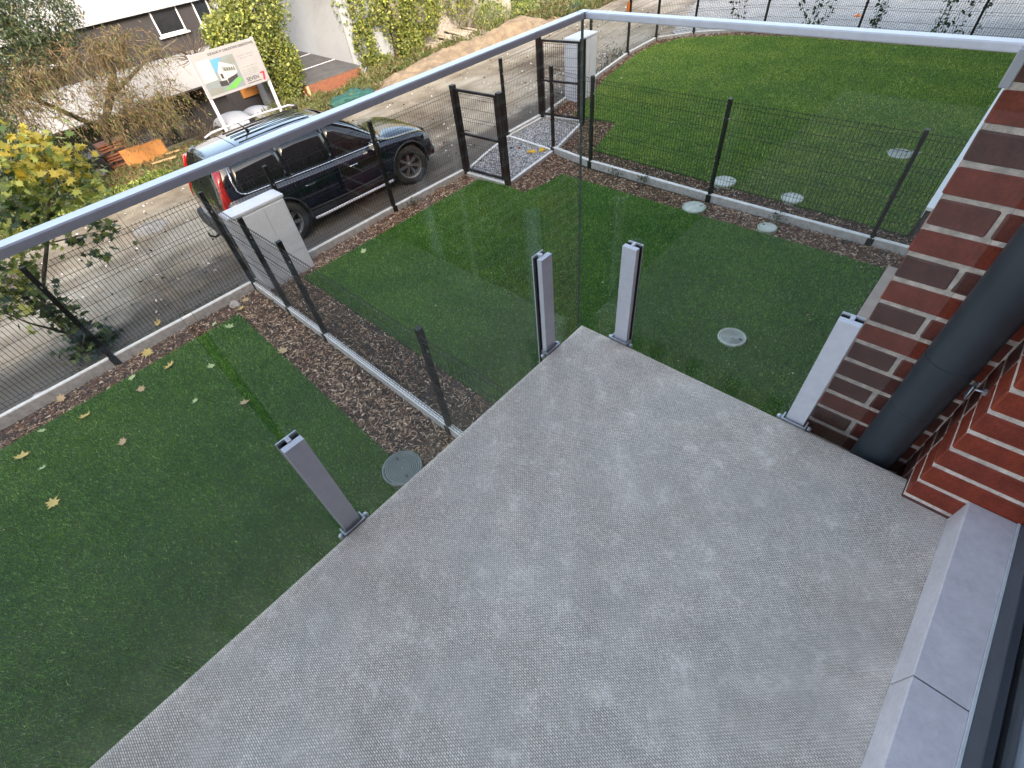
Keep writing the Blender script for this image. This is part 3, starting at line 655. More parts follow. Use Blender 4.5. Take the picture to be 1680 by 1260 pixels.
MB().tube([(1.176, 0.034, 0.36), (1.2, 0.034, 0.362)], 0.003, 8).tube([(1.17, 0.022, 0.375), (1.17, 0.01, 0.34)], 0.0015, 6).box((1.193, 0.029, 0.355), (1.2015, 0.039, 0.369)).build('clip_screw', M['steel'], dp)

# ------------------------------------------------------------------ fences
def post_mb(x, y, base, top, s=0.05, d=0.05, rot=0):
    m = Matrix.Translation((x, y, 0)) @ Matrix.Rotation(rot, 4, 'Z')
    mb = MB(); mb.box((-s / 2, -d / 2, base), (s / 2, d / 2, top), 0, m); mb.box((-s / 2 - .002, -d / 2 - .002, top), (s / 2 + .002, d / 2 + .002, top + .008), 0, m)
    return mb
def mesh_panel_mb(p, q, base, top, off=0.0, pitch=0.05):
    """welded wire panel with V folds between points p and q"""
    p, q = Vector((*p, 0)), Vector((*q, 0)); d = (q - p); Lg = d.length; d.normalize(); nrm = Vector((-d.y, d.x, 0))
    mb = MB(); n = max(1, int(Lg / pitch)); H = top - base
    folds = [0.02, H * 0.33, H * 0.66, H - 0.08]
    prof = [(0, 0)]
    for f in folds: prof += [(f, 0), (f + 0.03, 0.018), (f + 0.06, 0)]
    prof += [(H, 0)]; prof = [(z, o) for z, o in prof if 0 <= z <= H]
    rw = 0.0029
    for i in range(n + 1):
        b = p + d * min(i * pitch + 0.02, Lg - .01)
        vs = []
        for z, o in prof:
            c = b + nrm * (o + off) + Vector((0, 0, base + z)); vs += [c - d * rw, c + nrm * rw * 1.3, c + d * rw]
        m = len(prof); fs = []
        for k in range(m - 1):
            for a in range(3): bb = (a + 1) % 3; fs.append((3 * k + a, 3 * k + bb, 3 * k + 3 + bb, 3 * k + 3 + a))
        mb.add(vs, fs)
    zs = []
    for f in folds: zs += [(f, 0), (f + 0.06, 0)]
    for f in (H * 0.165, H * 0.5, H * 0.82): zs.append((f, 0))
    for z, o in zs:
        a = p + nrm * (off + o - .003) + Vector((0, 0, base + z)); b = q + nrm * (off + o - .003) + Vector((0, 0, base + z))
        mb.tube([a, b], 0.003, 4, smooth=False)
    return mb
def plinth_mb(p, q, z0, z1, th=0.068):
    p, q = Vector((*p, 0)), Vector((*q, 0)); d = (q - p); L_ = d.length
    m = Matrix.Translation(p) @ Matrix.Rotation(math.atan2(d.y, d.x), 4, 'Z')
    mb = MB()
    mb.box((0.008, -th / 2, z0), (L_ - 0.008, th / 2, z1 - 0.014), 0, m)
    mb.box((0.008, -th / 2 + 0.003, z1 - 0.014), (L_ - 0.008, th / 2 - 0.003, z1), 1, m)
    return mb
def clips(root, x, y, base, top):
    for z in (0.08, 0.45, 0.82):
        zz = base + (top - base) * z
        MB().box((x - .045, y - .006, zz), (x + .045, y + .006, zz + 0.025)).build('clip', M['steel'] if z > .5 else M['black'], root)
def fence(name, label, pts, z0=GZ, top=None, posts=None, skip=(), kerb_top=None, off=0.03, pw=0.05):
    top = top if top is not None else GZ + 1.54
    kt = kerb_top if kerb_top is not None else GZ + 0.09
    root = thing(name, label, 'fence', (pts[0][0], pts[0][1], z0))
    for i, (x, y) in enumerate(pts):
        if posts is None or i in posts:
            post_mb(x, y, z0 - 0.3, top, pw, 0.06).build('post', M['black'], root)
            MB().box((x - .045, y - .045, z0 - .1), (x + .045, y + .045, z0 + .09)).build('post_shoe', M['black'], root, bevel=0.004)
            clips(root, x, y, z0, top)
    for i in range(len(pts) - 1):
        if i in skip: continue
        a, b = pts[i], pts[i + 1]
        mesh_panel_mb(a, b, kt + 0.03, top - 0.03, off).build('mesh_panel', M['black'], root)
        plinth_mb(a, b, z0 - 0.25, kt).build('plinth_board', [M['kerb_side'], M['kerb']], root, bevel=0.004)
    return root
SX = -6.66
fence('street_fence', 'black wire mesh fence on a pale kerb beside the small maple at the left edge', [(-6.78, -9.25), (-6.76, -6.75), (-6.75, -4.25), (-6.73, -1.75), (-6.7, 0.4)], off=0.03)
fence('street_fence', 'black wire mesh fence on a pale kerb beside the parked dark car', [(-6.7, 0.4), (-6.66, 1.36), (-6.64, 3.25), (-6.59, 5.02)], posts=(1, 2), off=0.03)
fence('dividing_fence', 'black wire mesh fence with four posts running from the white cabinet to the balcony', [(-6.62, 0.4), (-5.56, 0.4), (-4.57, 0.4), (-2.03, 0.38), (0.3, 0.38)], posts=(1, 2, 3), top=GZ + 1.5, off=-0.03, kerb_top=GZ + 0.1)
fence('dividing_fence', 'black wire mesh fence with pale kerb between the middle lawn and the far lawn', [(-5.65, 6.76), (-4.59, 6.6), (-2.08, 6.52), (0.38, 6.5), (0.92, 6.5)], posts=(0, 1, 2, 3), top=GZ + 1.54, off=0.03, kerb_top=GZ + 0.1)
fence('street_fence', 'short black mesh panel between the two garden gates', [(-7.07, 6.88), (-7.1, 8.07)], posts=(0,), top=GZ + 1.5)
fence('far_fence', 'black mesh fence curving round the far lawn beside the block paving', [(-7.12, 8.2), (-7.55, 10.7), (-7.97, 13.16), (-8.02, 14.85), (-7.24, 15.75), (-5.5, 16.75), (-3.0, 17.0), (-0.45, 17.0), (2.0, 17.0)], posts=(1, 2, 3, 4, 5, 6, 7, 8), off=0.03, kerb_top=GZ + 0.06)
def gate(label, a, b, top, thick=0.09):
    root = thing('garden_gate', label, 'gate', (a[0], a[1], GZ))
    for (x, y), w_ in ((a, thick), (b, thick)):
        post_mb(x, y, GZ - 0.3, top, w_, w_).build('gate_post', M['black'], root)
    A, B = Vector((*a, 0)), Vector((*b, 0)); d = (B - A).normalized(); A = A + d * (thick / 2 + .02); B = B - d * (thick / 2 + .035)
    m = Matrix.Translation(A) @ Matrix.Rotation(math.atan2(d.y, d.x), 4, 'Z'); Lg = (B - A).length; z0 = GZ + 0.08; z1 = top - 0.04; mid = (z0 + z1) / 2 - 0.05
    f = MB()
    f.box((0, -.02, z0), (.04, .02, z1), 0, m); f.box((Lg - .04, -.02, z0), (Lg, .02, z1), 0, m)
    for z in (z0, mid, z1 - .04): f.box((.041, -.019, z), (Lg - .041, .019, z + .04), 0, m)
    leaf = f.build('gate_leaf', M['black'], root)
    p, q = A + d * .04, B - d * .04
    mesh_panel_mb((p.x, p.y), (q.x, q.y), z0 + 0.02, z1 - 0.05, 0.0).build('mesh_infill', M['black'], leaf)
    hb = MB(); hb.tube([m @ Vector((0.02, 0.02, mid + .05)), m @ Vector((0.02, 0.07, mid + .05)), m @ Vector((0.13, 0.07, mid + .05))], 0.008, 6); hb.tube([m @ Vector((0.02, -0.02, mid + .05)), m @ Vector((0.02, -0.07, mid + .05)), m @ Vector((0.13, -0.07, mid + .05))], 0.008, 6)
    hb.build('handle', M['black'], leaf)
    MB().box((Lg - .01, -.03, mid + 0.3), (Lg + .03, .03, mid + 0.5), 0, m).build('lock_box', M['black'], root)
    return root
gate('black mesh garden gate with wide posts nearest the middle lawn', (-6.56, 5.07), (-5.47, 5.13), GZ + 1.58)
gate('black mesh garden gate behind the gravel walk beside the far lawn', (-7.1, 8.13), (-6.02, 8.27), GZ + 1.6)
# walk edging stones
def edging(pts, label):
    root = thing('edging_kerb', label, 'kerb', (pts[0][0], pts[0][1], GZ))
    for i in range(len(pts) - 1):
        A, B = Vector((*pts[i], 0)), Vector((*pts[i + 1], 0)); L_ = (B - A).length; n = max(1, round(L_ / 1.0))
        for k in range(n):
            p = A.lerp(B, k / n); q = A.lerp(B, (k + 1) / n)
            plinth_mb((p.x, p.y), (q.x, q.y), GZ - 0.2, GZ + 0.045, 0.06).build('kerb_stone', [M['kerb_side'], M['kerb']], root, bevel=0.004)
edging([(-5.47, 5.2), (-5.63, 6.7)], 'pale kerb edging between the gravel walk and the middle garden bark')
edging([(-5.63, 6.82), (-6.0, 8.2)], 'pale kerb edging between the gravel walk and the far garden bark')
edging([(-6.6, 5.14), (-6.84, 6.0), (-7.02, 6.84), (-7.04, 8.05)], 'pale kerb edging between the gravel walk and the dirt road')
edging([(-5.66, 6.74), (-7.0, 6.86)], 'pale kerb line crossing the middle of the gravel walk')
edging([(-6.5, 5.045), (-5.5, 5.1)], 'pale kerb stone under the nearest garden gate')
edging([(-7.0, 8.17), (-6.1, 8.3)], 'pale kerb stone under the far garden gate')

# ------------------------------------------------------------------ meter cabinets
def cabinet(label, x0, x1, y0, y1, top, face='x'):
    r = thing('meter_cabinet', label, 'cabinet', ((x0 + x1) / 2, (y0 + y1) / 2, GZ))
    MB().box((x0, y0, GZ - .1), (x1, y1, top - 0.06)).build('body', M['cabinet'], r, bevel=0.006)
    MB().box((x0 - .015, y0 - .015, top - .059), (x1 + .015, y1 + .015, top - .02)).add([(x0 - .015, y0 - .015, top - .02), (x1 + .015, y0 - .015, top - .02), (x1 + .015, y1 + .015, top - .02), (x0 - .015, y1 + .015, top - .02), (x0 + .02, y0 + .03, top), (x1 - .04, y0 + .03, top), (x1 - .04, y1 - .03, top), (x0 + .02, y1 - .03, top)], [(4, 5, 6, 7), (0, 1, 5, 4), (1, 2, 6, 5), (2, 3, 7, 6), (3, 0, 4, 7)]).build('lid', M['cabinet'], r, bevel=0.004)
    ym = (y0 + y1) / 2 + 0.08
    for a, b in ((y0 + .02, ym - .004), (ym + .004, y1 - .02)):
        d = MB().box((x1 + .0005, a, GZ + 0.36), (x1 + .012, b, top - .09)).build('door', M['cabinet'], r, bevel=0.003)
        MB().box((x1 + .0005, a, GZ + 0.03), (x1 + .009, b, GZ + 0.35)).build('lower_panel', M['cabinet'], r, bevel=0.003)
    MB().lathe([(.012, 0), (.012, .006), (.001, .007)], 12, axis='x', c=(x1 + .012, y0 + .12, top - .14)).build('lock', M['rubber'], r)
cabinet('grey white utility cabinet in front of the parked dark car', -6.63, -6.37, 0.46, 1.31, GZ + 1.24)
cabinet('narrow white utility cabinet by the far gate behind the glass corner', -7.35, -6.95, 9.35, 10.1, GZ + 1.3)

# ------------------------------------------------------------------ manholes
def leaf_ring(r):
    n = int(900 * r / .2); a = rng.uniform(0, 2 * PI, n); rr = r * (1.0 + rng.normal(0.0, .045, n)); px, py = rr * np.cos(a), rr * np.sin(a)
    an = rng.uniform(0, 2 * PI, n); w_ = rng.uniform(.002, .004, n); l = rng.uniform(.015, .04, n)
    A = np.stack([px - np.cos(an) * w_, py - np.sin(an) * w_, np.full(n, .0)], 1); B = np.stack([px + np.cos(an) * w_, py + np.sin(an) * w_, np.full(n, .0)], 1)
    C_ = np.stack([px - np.cos(a) * l * .5, py - np.sin(a) * l * .5, .03 + l * .35], 1)
    o = bpy.data.objects.new('grass_rim', fast_mesh('grass_rim', np.stack([A, B, C_], 1).reshape(-1, 3), np.arange(n * 3).reshape(-1, 3), [M['blade'], M['chip_brown']], rng.choice(2, n, p=[.75, .25]))); COL.objects.link(o); o['kind'] = 'stuff'; return o
def manhole(x, y, r, mat, label, ribs=True):
    t = thing('manhole_cover', label, 'manhole cover', (x, y, GZ), 0, 'round manhole covers set in the gardens')
    lpart(MB().lathe([(r * 1.0, -.1), (r * 1.0, .03), (r * .9, .034), (r * .88, .022)], 40), 'ring', mat, t)
    prof = [(0.0005, .03)]
    nr = 9
    for i in range(1, nr): rr = r * .86 * i / nr; prof += [(rr - .006, .03), (rr - .004, .024 if ribs else .029), (rr + .004, .024 if ribs else .029), (rr + .006, .03)]
    prof += [(r * .86, .03), (r * .865, .0)]
    lm = MB().lathe(prof, 40, smooth=False)
    if ribs: lm.mi = [1 if (i // 40) % 4 in (1, 2, 3) else 0 for i in range(len(lm.f))]
    lid = lpart(lm, 'lid', [mat, M['manhole_groove'] if r > .2 else M['manhole_concrete_light']], t)
    for s in ((-1, 1) if r > .2 else (1,)): lpart(MB().box((s * r * .6 - .02, -.008, .03), (s * r * .6 + .02, .008, .035)), 'lifting_lug', M['rubber'], lid)
    o = leaf_ring(r); o.parent = t
    t.rotation_euler.z = rnd.uniform(0, 3)
manhole(-2.06, -0.29, 0.215, M['manhole'], 'green grey ribbed manhole cover beside the balcony edge')
manhole(-0.27, 3.52, 0.165, M['manhole_pale'], 'pale speckled manhole cover alone in the middle lawn')
manhole(-2.14, 6.12, 0.19, M['manhole_pale'], 'larger pale manhole cover in the bark on the near side of the far fence', False)
manhole(-0.93, 6.13, 0.14, M['manhole_pale'], 'smaller pale manhole cover in the bark on the near side of the far fence', False)
manhole(-2.13, 7.2, 0.2, M['manhole_pale'], 'pale manhole cover behind the fence next to the middle fence post', False)
manhole(-0.97, 7.2, 0.17, M['manhole_pale'], 'pale manhole cover behind the fence near the right fence post', False)
manhole(-0.05, 9.66, 0.2, M['manhole_pale'], 'pale manhole cover in the middle of the far lawn')
o = MB().lathe([(0.001, .022), (.3, .02), (.33, .012), (.34, -.03)], 36, c=(0, 0, 0)).build('street_manhole', M['kerb_dirty'])
o.location = (-11.0, 0.15, RZ); tag(o, 'round concrete manhole lid in the dirt road behind the car', 'manhole cover')

# ------------------------------------------------------------------ foliage helpers
def leaf_cloud(name, blobs, size, mats, wts, parent=None, aspect=0.6, droop=0.0, shell=0.55, label=None, cat=None, local=False):
    """blobs: (centre, radii, count); leaf-sized rhombs spread through the volume, denser near its skin"""
    Ps = []
    for c, r, n in blobs:
        if n > 400: n = int(n * 1.5)
        d = rng.normal(size=(n, 3)); d /= np.linalg.norm(d, axis=1)[:, None]
        rad = shell + (1.08 - shell) * rng.random(n) ** 0.7
        lump = 1 + 0.22 * np.sin(d[:, 0] * 7 + c[1] * 3) * np.cos(d[:, 1] * 6 + c[2] * 5) + rng.normal(0, 0.05, n)
        Ps.append(np.array(c) + d * np.array(r) * (rad * lump)[:, None])
    P = np.concatenate(Ps); n = len(P)
    s_ = size * (0.4 + 1.1 * rng.random(n) ** 1.6)
    u = rng.normal(size=(n, 3)); u[:, 2] -= droop * 2.2; u /= np.linalg.norm(u, axis=1)[:, None]
    v = rng.normal(size=(n, 3)); v -= (v * u).sum(1)[:, None] * u; v /= np.linalg.norm(v, axis=1)[:, None]
    L = u * s_[:, None]; W = v * (s_ * aspect * 0.5)[:, None]
    V = np.stack([P - L * .5, P + W, P + L * .5, P - W], 1).reshape(-1, 3)
    me = fast_mesh(name, V, np.arange(n * 4).reshape(-1, 4), mats, rng.choice(len(mats), n, p=wts))
    o = bpy.data.objects.new(name, me); COL.objects.link(o)
    if parent: put(o, parent)
    if label: o['label'] = label
    if cat: o['category'] = cat
    return o
def tree(name, label, base, limbs, blobs, size, mats, wts, group=None, bark='bark', **k):
    r = thing(name, label, 'tree', base, 0, group)
    mb = MB()
    for pts, rads in limbs: mb.tube(pts, rads, 8)
    mb.build('trunk', M[bark], r)
    leaf_cloud('crown', blobs, size, mats, wts, r, **k)
    return r

# ------------------------------------------------------------------ cars
def lerp_st(S, u):
    if u <= S[0][0]: return S[0][1]
    for a, b in zip(S, S[1:]):
        if a[0] <= u <= b[0]:
            t = (u - a[0]) / (b[0] - a[0]); return [x + (y - x) * t for x, y in zip(a[1], b[1])]
    return S[-1][1]
#            u      w    zb    hb    wt    ht    hc
ST = [(-2.40, (.60, .42, .80, .50, .84, .86)), (-2.36, (.80, .34, .92, .66, .98, 1.00)), (-2.28, (.88, .30, 1.06, .68, 1.20, 1.24)), (-2.20, (.905, .28, 1.08, .64, 1.47, 1.52)),
      (-2.10, (.92, .26, 1.10, .63, 1.63, 1.69)), (-1.96, (.93, .24, 1.10, .63, 1.66, 1.72)), (-1.5, (.945, .22, 1.09, .635, 1.69, 1.75)), (-.6, (.95, .22, 1.06, .645, 1.71, 1.775)),
      (.15, (.95, .22, 1.04, .64, 1.68, 1.75)), (.5, (.95, .22, 1.03, .655, 1.50, 1.57)), (.85, (.945, .22, 1.02, .70, 1.25, 1.30)), (1.12, (.945, .22, 1.00, .76, 1.06, 1.13)),
      (1.3, (.94, .23, .985, .78, 1.03, 1.10)), (1.8, (.93, .25, .94, .76, .99, 1.06)), (2.12, (.89, .28, .86, .70, .91, .97)), (2.28, (.82, .32, .74, .62, .79, .83)), (2.38, (.66, .38, .60, .5, .64, .66)), (2.42, (.42, .42, .52, .34, .54, .56))]
def ring(u, p):
    w_, zb, hb, wt, ht, hc = p; g = ht - hb
    return [(0, zb), (w_ * .7, zb), (w_ * .95, zb + .03), (w_, zb + .16), (w_ + .008, (zb + hb) * .5), (w_, hb - .15), (w_ - .012, hb - .07), (w_ - .06, hb - .015), (w_ - .09, hb + .012), (w_ + (wt - w_) * .5 + .02, hb + g * .5), (wt + .012, ht - .035), (wt - .05, ht + .01), (wt * .6, hc - .012), (0, hc)]
def car(label, loc, rot, paint='carpaint', detail=True, group=None):
    r = thing('parked_car', label, 'car', loc, rot, group); r.scale = (.95, .945, .97)
    us = [s[0] for s in ST]
    vs = []; fs = []; K = 14; mi = []
    full = []
    for u, p in ST:
        h = ring(u, p); full.append([(v, u, z) for v, z in h] + [(-v, u, z) for v, z in h[-2:0:-1]])
    n = len(full[0])
    for f in full: vs += f
    for i in range(len(full) - 1):
        for k in range(n):
            j = (k + 1) % n; fs.append((i * n + k, i * n + j, (i + 1) * n + j, (i + 1) * n + k))
            kk = k if k < K - 1 else n - 1 - k
            mi.append(1 if kk <= 2 else 0)
    fs.append(tuple(range(n - 1, -1, -1))); fs.append(tuple((len(full) - 1) * n + k for k in range(n))); mi += [0, 0]
    me = bpy.data.meshes.new('body'); me.from_pydata(vs, [], fs); me.polygons.foreach_set('material_index', mi)
    me.materials.append(M[paint]); me.materials.append(M['carplastic'])
    bm = bmesh.new(); bm.from_mesh(me); bmesh.ops.recalc_face_normals(bm, faces=bm.faces[:]); bm.to_mesh(me); bm.free()
    tmp = bpy.data.objects.new('body', me); COL.objects.link(tmp)
    ss = tmp.modifiers.new('s', 'SUBSURF'); ss.levels = 3; ss.render_levels = 3
    cutters = []
    for wu in (-1.42, 1.54):
        for s in (-1, 1):
            cm = MB().lathe([(0.0001, -.2), (.44, -.2), (.44, .2), (.0001, .2)], 48, axis='x', c=(s * .9, wu, .40), smooth=False)
            co = cm.build('cut', M['carplastic'], fix=True); cutters.append(co)
            b = tmp.modifiers.new('b', 'BOOLEAN'); b.object = co; b.operation = 'DIFFERENCE'; b.solver = 'EXACT'
    bpy.context.view_layer.update()
    ev = tmp.evaluated_get(bpy.context.evaluated_depsgraph_get()); me2 = bpy.data.meshes.new_from_object(ev)
    for p in me2.polygons: p.use_smooth = True
    for o in cutters + [tmp]: bpy.data.objects.remove(o)
    body = bpy.data.objects.new('body', me2); COL.objects.link(body); body.parent = r
    es = body.modifiers.new('e', 'EDGE_SPLIT'); es.split_angle = math.radians(50)
    # glasshouse panels follow the body stations
    def gp(u, t, s, out=0.012):
        w_, zb, hb, wt, ht, hc = lerp_st(ST, u)
        P0 = Vector((w_ - .088, u, hb + .02)); P1 = Vector((w_ + (wt - w_) * .5 + .02, u, hb + (ht - hb) * .5)); P2 = Vector((wt + .012, u, ht - .035))
        q = P0.lerp(P1, t * 2) if t < .5 else P1.lerp(P2, t * 2 - 1)
        return Vector(((q.x + out) * s, q.y, q.z + out * .3))
    for s in (1, -1):
        for nm, pts in (('rear_quarter_window', [(-1.98, -1.06)]), ('rear_door_window', [(-1.00, -.12)]), ('front_door_window', [(-.06, .98)])):
            a, b = pts[0]; mb = MB(); N_ = 10; T_ = 5; vv = []
            for i in range(N_ + 1):
                u = a + (b - a) * i / N_
                for k in range(T_ + 1):
                    t = k / T_; uu = u
                    top = 0.93
                    if nm == 'rear_quarter_window' : uu = u + (0.10 * t if i == 0 else 0.06 * t * (1 - i / N_)); 
                    if nm == 'front_door_window':
                        top = 0.93; 
                    vv.append(gp(uu, t * top, s))
            ff = []
            for i in range(N_):
                for k in range(T_): q = i * (T_ + 1) + k; ff.append((q, q + T_ + 1, q + T_ + 2, q + 1) if s > 0 else (q, q + 1, q + T_ + 2, q + T_ + 1))
            mb.add(vv, ff, 0, True); w_o = lpart(mb, nm, M['carglass'], r)
            so_ = w_o.modifiers.new('t', 'SOLIDIFY'); so_.thickness = 0.006
        # chrome beltline trim sweeping up behind the last window
        pts = [gp(.95, .0, s, .016)] + [gp(u, .0, s, .016) for u in np.linspace(.7, -1.86, 14)] + [gp(-1.96, .06, s, .016), gp(-2.0, .2, s, .016), gp(-1.99, .5, s, .016), gp(-1.93, .9, s, .016)]
        lpart(MB().tube(pts, .016, 6), 'window_trim', M['chrome'], r)
        pts = [gp(1.02, .1, s, .016)] + [gp(u, .95, s, .014) for u in np.linspace(.9, -1.9, 16)]
        lpart(MB().tube(pts, .011, 6), 'window_trim', M['chrome'], r)
        # roof rail
        hh = lambda u: lerp_st(ST, u)
        pts = [Vector((s * (hh(u)[3] - .03), u, hh(u)[4] + .03 + (.03 if -1.6 < u < .1 else -.0))) for u in np.linspace(-1.7, .2, 14)]
        rr = lpart(MB().tube(pts, .017, 8), 'roof_rail', M['alu'], r)
        for u in (-1.66, .16, -.75): lpart(MB().box((s * (hh(u)[3] - .03) - .015, u - .05, hh(u)[4] - .03), (s * (hh(u)[3] - .03) + .015, u + .05, hh(u)[4] + .04)), 'rail_foot', M['carplastic'], rr)
        # sill step and door furniture
        lpart(MB().tube([(s * .99, -.92, .30), (s * 1.005, -.8, .30), (s * 1.005, .85, .30), (s * .99, .97, .30)], .026, 8), 'side_step', M['alu'], r)
        for u in (-.75, .22):
            lpart(MB().tube([(s * .955, u - .11, .89), (s * .985, u - .07, .89), (s * .985, u + .07, .89), (s * .955, u + .11, .89)], .012, 6), 'door_handle', M['chrome'], r)
        # mirror
        mr = lpart(MB().bbox((-.10, -.07, -.07), (.10, .07, .09), .035), 'side_mirror', M[paint], r, bevel=.015)
        mr.location = (s * 1.05, .74, 1.09)
        lpart(MB().box((-.085, -.079, -.055), (.085, -.0705, .06)), 'mirror_glass', M['chrome'], mr)
        # tail lamp climbing the rear pillar
        pts = []; mb = MB(); vv = []
        for i, (u, z) in enumerate([(-2.34, .84), (-2.33, .94), (-2.31, 1.04), (-2.28, 1.12), (-2.245, 1.25), (-2.205, 1.4), (-2.15, 1.56)]):
            p = lerp_st(ST, u); w_, zb, hb, wt, ht, hc = p
            xw = (w_ - .01) if z < hb else w_ - .055 + (wt - w_ + .06) * min(1, max(0, (z - hb) / max(.01, 1.66 - hb)))
            wid = (.24, .23, .19, .13, .10, .09, .085)[i]
            vv += [(s * (xw + .004), u - .02, z), (s * (xw + .028), u + .05, z), (s * (xw + .012), u + wid, z)]
        ff = []
        for i in range(6):
            for k in range(2): q = i * 3 + k; ff.append((q, q + 1, q + 4, q + 3) if s > 0 else (q, q + 3, q + 4, q + 1))
        mb.add(vv, ff, 0, True); tl = lpart(mb, 'tail_lamp', M['red_lamp'], r); sm_ = tl.modifiers.new('t', 'SOLIDIFY'); sm_.thickness = .03; sm_.offset = 0
        # head lamp
        lpart(MB().add([(s * .60, 2.30, .66), (s * .60, 2.29, .80), (s * .80, 2.17, .84), (s * .915, 2.02, .86), (s * .925, 2.02, .76), (s * .80, 2.24, .68)], [(0, 1, 2, 5), (5, 2, 3, 4)] if s < 0 else [(5, 2, 1, 0), (4, 3, 2, 5)]), 'head_lamp', M['lamp_clear'], r).modifiers.new('t', 'SOLIDIFY').thickness = .03
        # shut lines
        for u, z0, z1 in ((-1.03, .34, 1.07), (-.09, .28, 1.04), (1.0, .34, 1.0)):
            lpart(MB().tube([(s * (lerp_st(ST, u)[0] + .003 - (.012 if z > .95 else 0)), u, z) for z in np.linspace(z0, z1 - .04, 5)], .0035, 4), 'shut_line', M['rubber'], r)
        lpart(MB().tube([(s * .962, -.98, .47), (s * .965, -.1, .45), (s * .962, .95, .47)], .014, 6), 'side_moulding', M['carplastic'], r)
    # windscreen, tailgate glass, bonnet lines, bumpers
    def topq(u, x, up=.008):
        w_, zb, hb, wt, ht, hc = lerp_st(ST, u); t = min(1, abs(x) / wt); return (x, u, hc - (hc - ht) * t ** 2 + up)
    def patch(name, u0, u1, inset, mat, up=.008, N_=8):
        vv = []; 
        for i in range(N_ + 1):
            u = u0 + (u1 - u0) * i / N_; wt = lerp_st(ST, u)[3] - inset
            for k in range(9): vv.append(topq(u, -wt + 2 * wt * k / 8, up))
        ff = [(i * 9 + k, i * 9 + k + 1, i * 9 + k + 10, i * 9 + k + 9) for i in range(N_) for k in range(8)]
        return lpart(MB().add(vv, ff, 0, True), name, M[mat], r)
    patch('windscreen', .27, 1.04, .055, 'carglass', .006)
    patch('rear_window', -2.21, -2.11, .09, 'carglass', .004)
    lpart(MB().add([(-.52, -1.98, 1.70), (.52, -1.98, 1.70), (.48, -2.10, 1.64), (-.48, -2.10, 1.64), (-.58, -1.98, 1.665), (.58, -1.98, 1.665), (.48, -2.08, 1.61), (-.48, -2.08, 1.61)], [(3, 2, 1, 0), (4, 5, 6, 7), (2, 3, 7, 6), (0, 4, 7, 3), (1, 2, 6, 5), (0, 1, 5, 4)]), 'roof_spoiler', M[paint], r, fix=True)
    for x in (-.36, -.18, 0, .18, .36):
        lpart(MB().tube([topq(u, x, .004) for u in np.linspace(-1.45, -.05, 8)], .008, 4), 'roof_rib', M['carplastic'], r)
    lpart(MB().tube([topq(-1.55, x, .003) for x in np.linspace(-.6, .6, 9)], .004, 4), 'shut_line', M['rubber'], r)
    lpart(MB().tube([topq(1.1, x, .004) for x in np.linspace(-.72, .72, 9)], .012, 5), 'wiper_cowl', M['carplastic'], r)
    for x0, x1 in ((-.62, -.05), (.02, .6)): lpart(MB().tube([topq(1.06, x0, .03), topq(.93, x1, .025)], .009, 5), 'wiper', M['carplastic'], r)
    lpart(MB().tube([(0.0, -1.1, 1.76), (0, -1.14, 1.81), (0, -1.22, 1.93)], [.03, .014, .007], 6), 'aerial', M['carplastic'], r)
    rb = MB().bbox((-.88, -2.47, .34), (.88, -2.2, .64), .06); lpart(rb, 'rear_bumper', M['carplastic'], r, bevel=.03)
    fb = MB().bbox((-.74, 2.2, .32), (.74, 2.44, .54), .09); lpart(fb, 'front_bumper', M[paint], r, bevel=.03)
    lpart(MB().box((-.36, 2.40, .50), (.36, 2.455, .76)), 'grille', M['carplastic'], r, bevel=.02)
    lpart(MB().box((-.26, -2.445, .70), (.26, -2.425, .81)), 'number_plate', M['print_white'], r)
    lpart(MB().tube([(0, -2.3, .38), (0, -2.55, .34), (0, -2.62, .40), (0, -2.62, .46)], .022, 8), 'tow_bar', M['carplastic'], r)
    lpart(MB().box((-.72, -2.1, .25), (.72, 2.1, .36)), 'underbody', M['carplastic'], r)
    # wheels
    def wheel(s, u, steer):
        wh = thing('wheel', '', ''); del wh['label']; del wh['category']; wh.parent = r; wh.location = (s * .83, u, .39); wh.scale = (1.06,) * 3; wh.rotation_euler = (0, 0, steer)
        pr_ = [(.245, -.115), (.27, -.12), (.335, -.118), (.362, -.095), (.366, -.03), (.366, .03), (.362, .095), (.335, .118), (.27, .12), (.245, .115), (.245, -.115)]
        mb = MB().lathe(pr_, 56, axis='x'); ty = mb.build('tyre', M['tyre']); ty.parent = wh
        tb = MB()
        for k in range(56):
            m = Matrix.Rotation(2 * PI * k / 56, 4, 'X'); tb.box((-.10, -.006, .362), (-.01, .012, .3715), 0, m); tb.box((.01, -.012, .362), (.10, .006, .3715), 0, m)
        t2 = tb.build('tread', M['tyre']); t2.parent = wh; t2['kind'] = 'stuff'
        rm = MB().lathe([(.245, -.1), (.25, .105), (.235, .108), (.225, .06), (.222, -.1)], 48, axis='x')
        if s < 0: rm.v = [(-x, y, z) for x, y, z in rm.v]; rm.f = [f[::-1] for f in rm.f]
        for k in range(7):
            for dd in (-.09, .09):
                m = Matrix.Rotation(2 * PI * k / 7 + dd, 4, 'X'); rm.box((s * .055 - .014, -.012, .04), (s * .055 + .014, .012, .232), 0, m)
        rm.lathe([(.0001, s * .085), (.04, s * .08), (.065, s * .06), (.065, s * .0)], 20, axis='x')
        ro = rm.build('rim', M['rim'], fix=True); ro.parent = wh
        bk = MB().lathe([(.0001, 0), (.2, -.001), (.2, -.03), (.0001, -.03)], 28, axis='x').build('brake_disc', M['rust']); bk.parent = wh
    for s in (1, -1):
        wheel(s, 1.54, -0.30); wheel(s, -1.42, 0)
        for u in (1.54, -1.42):
            mb = MB(); pts = [(s * .955, u + .455 * math.cos(a), .40 + .455 * math.sin(a)) for a in np.linspace(-.15, PI + .15, 20)]
            mb.tube(pts, .022, 6); lpart(mb, 'arch_trim', M['carplastic'], r)
    return r
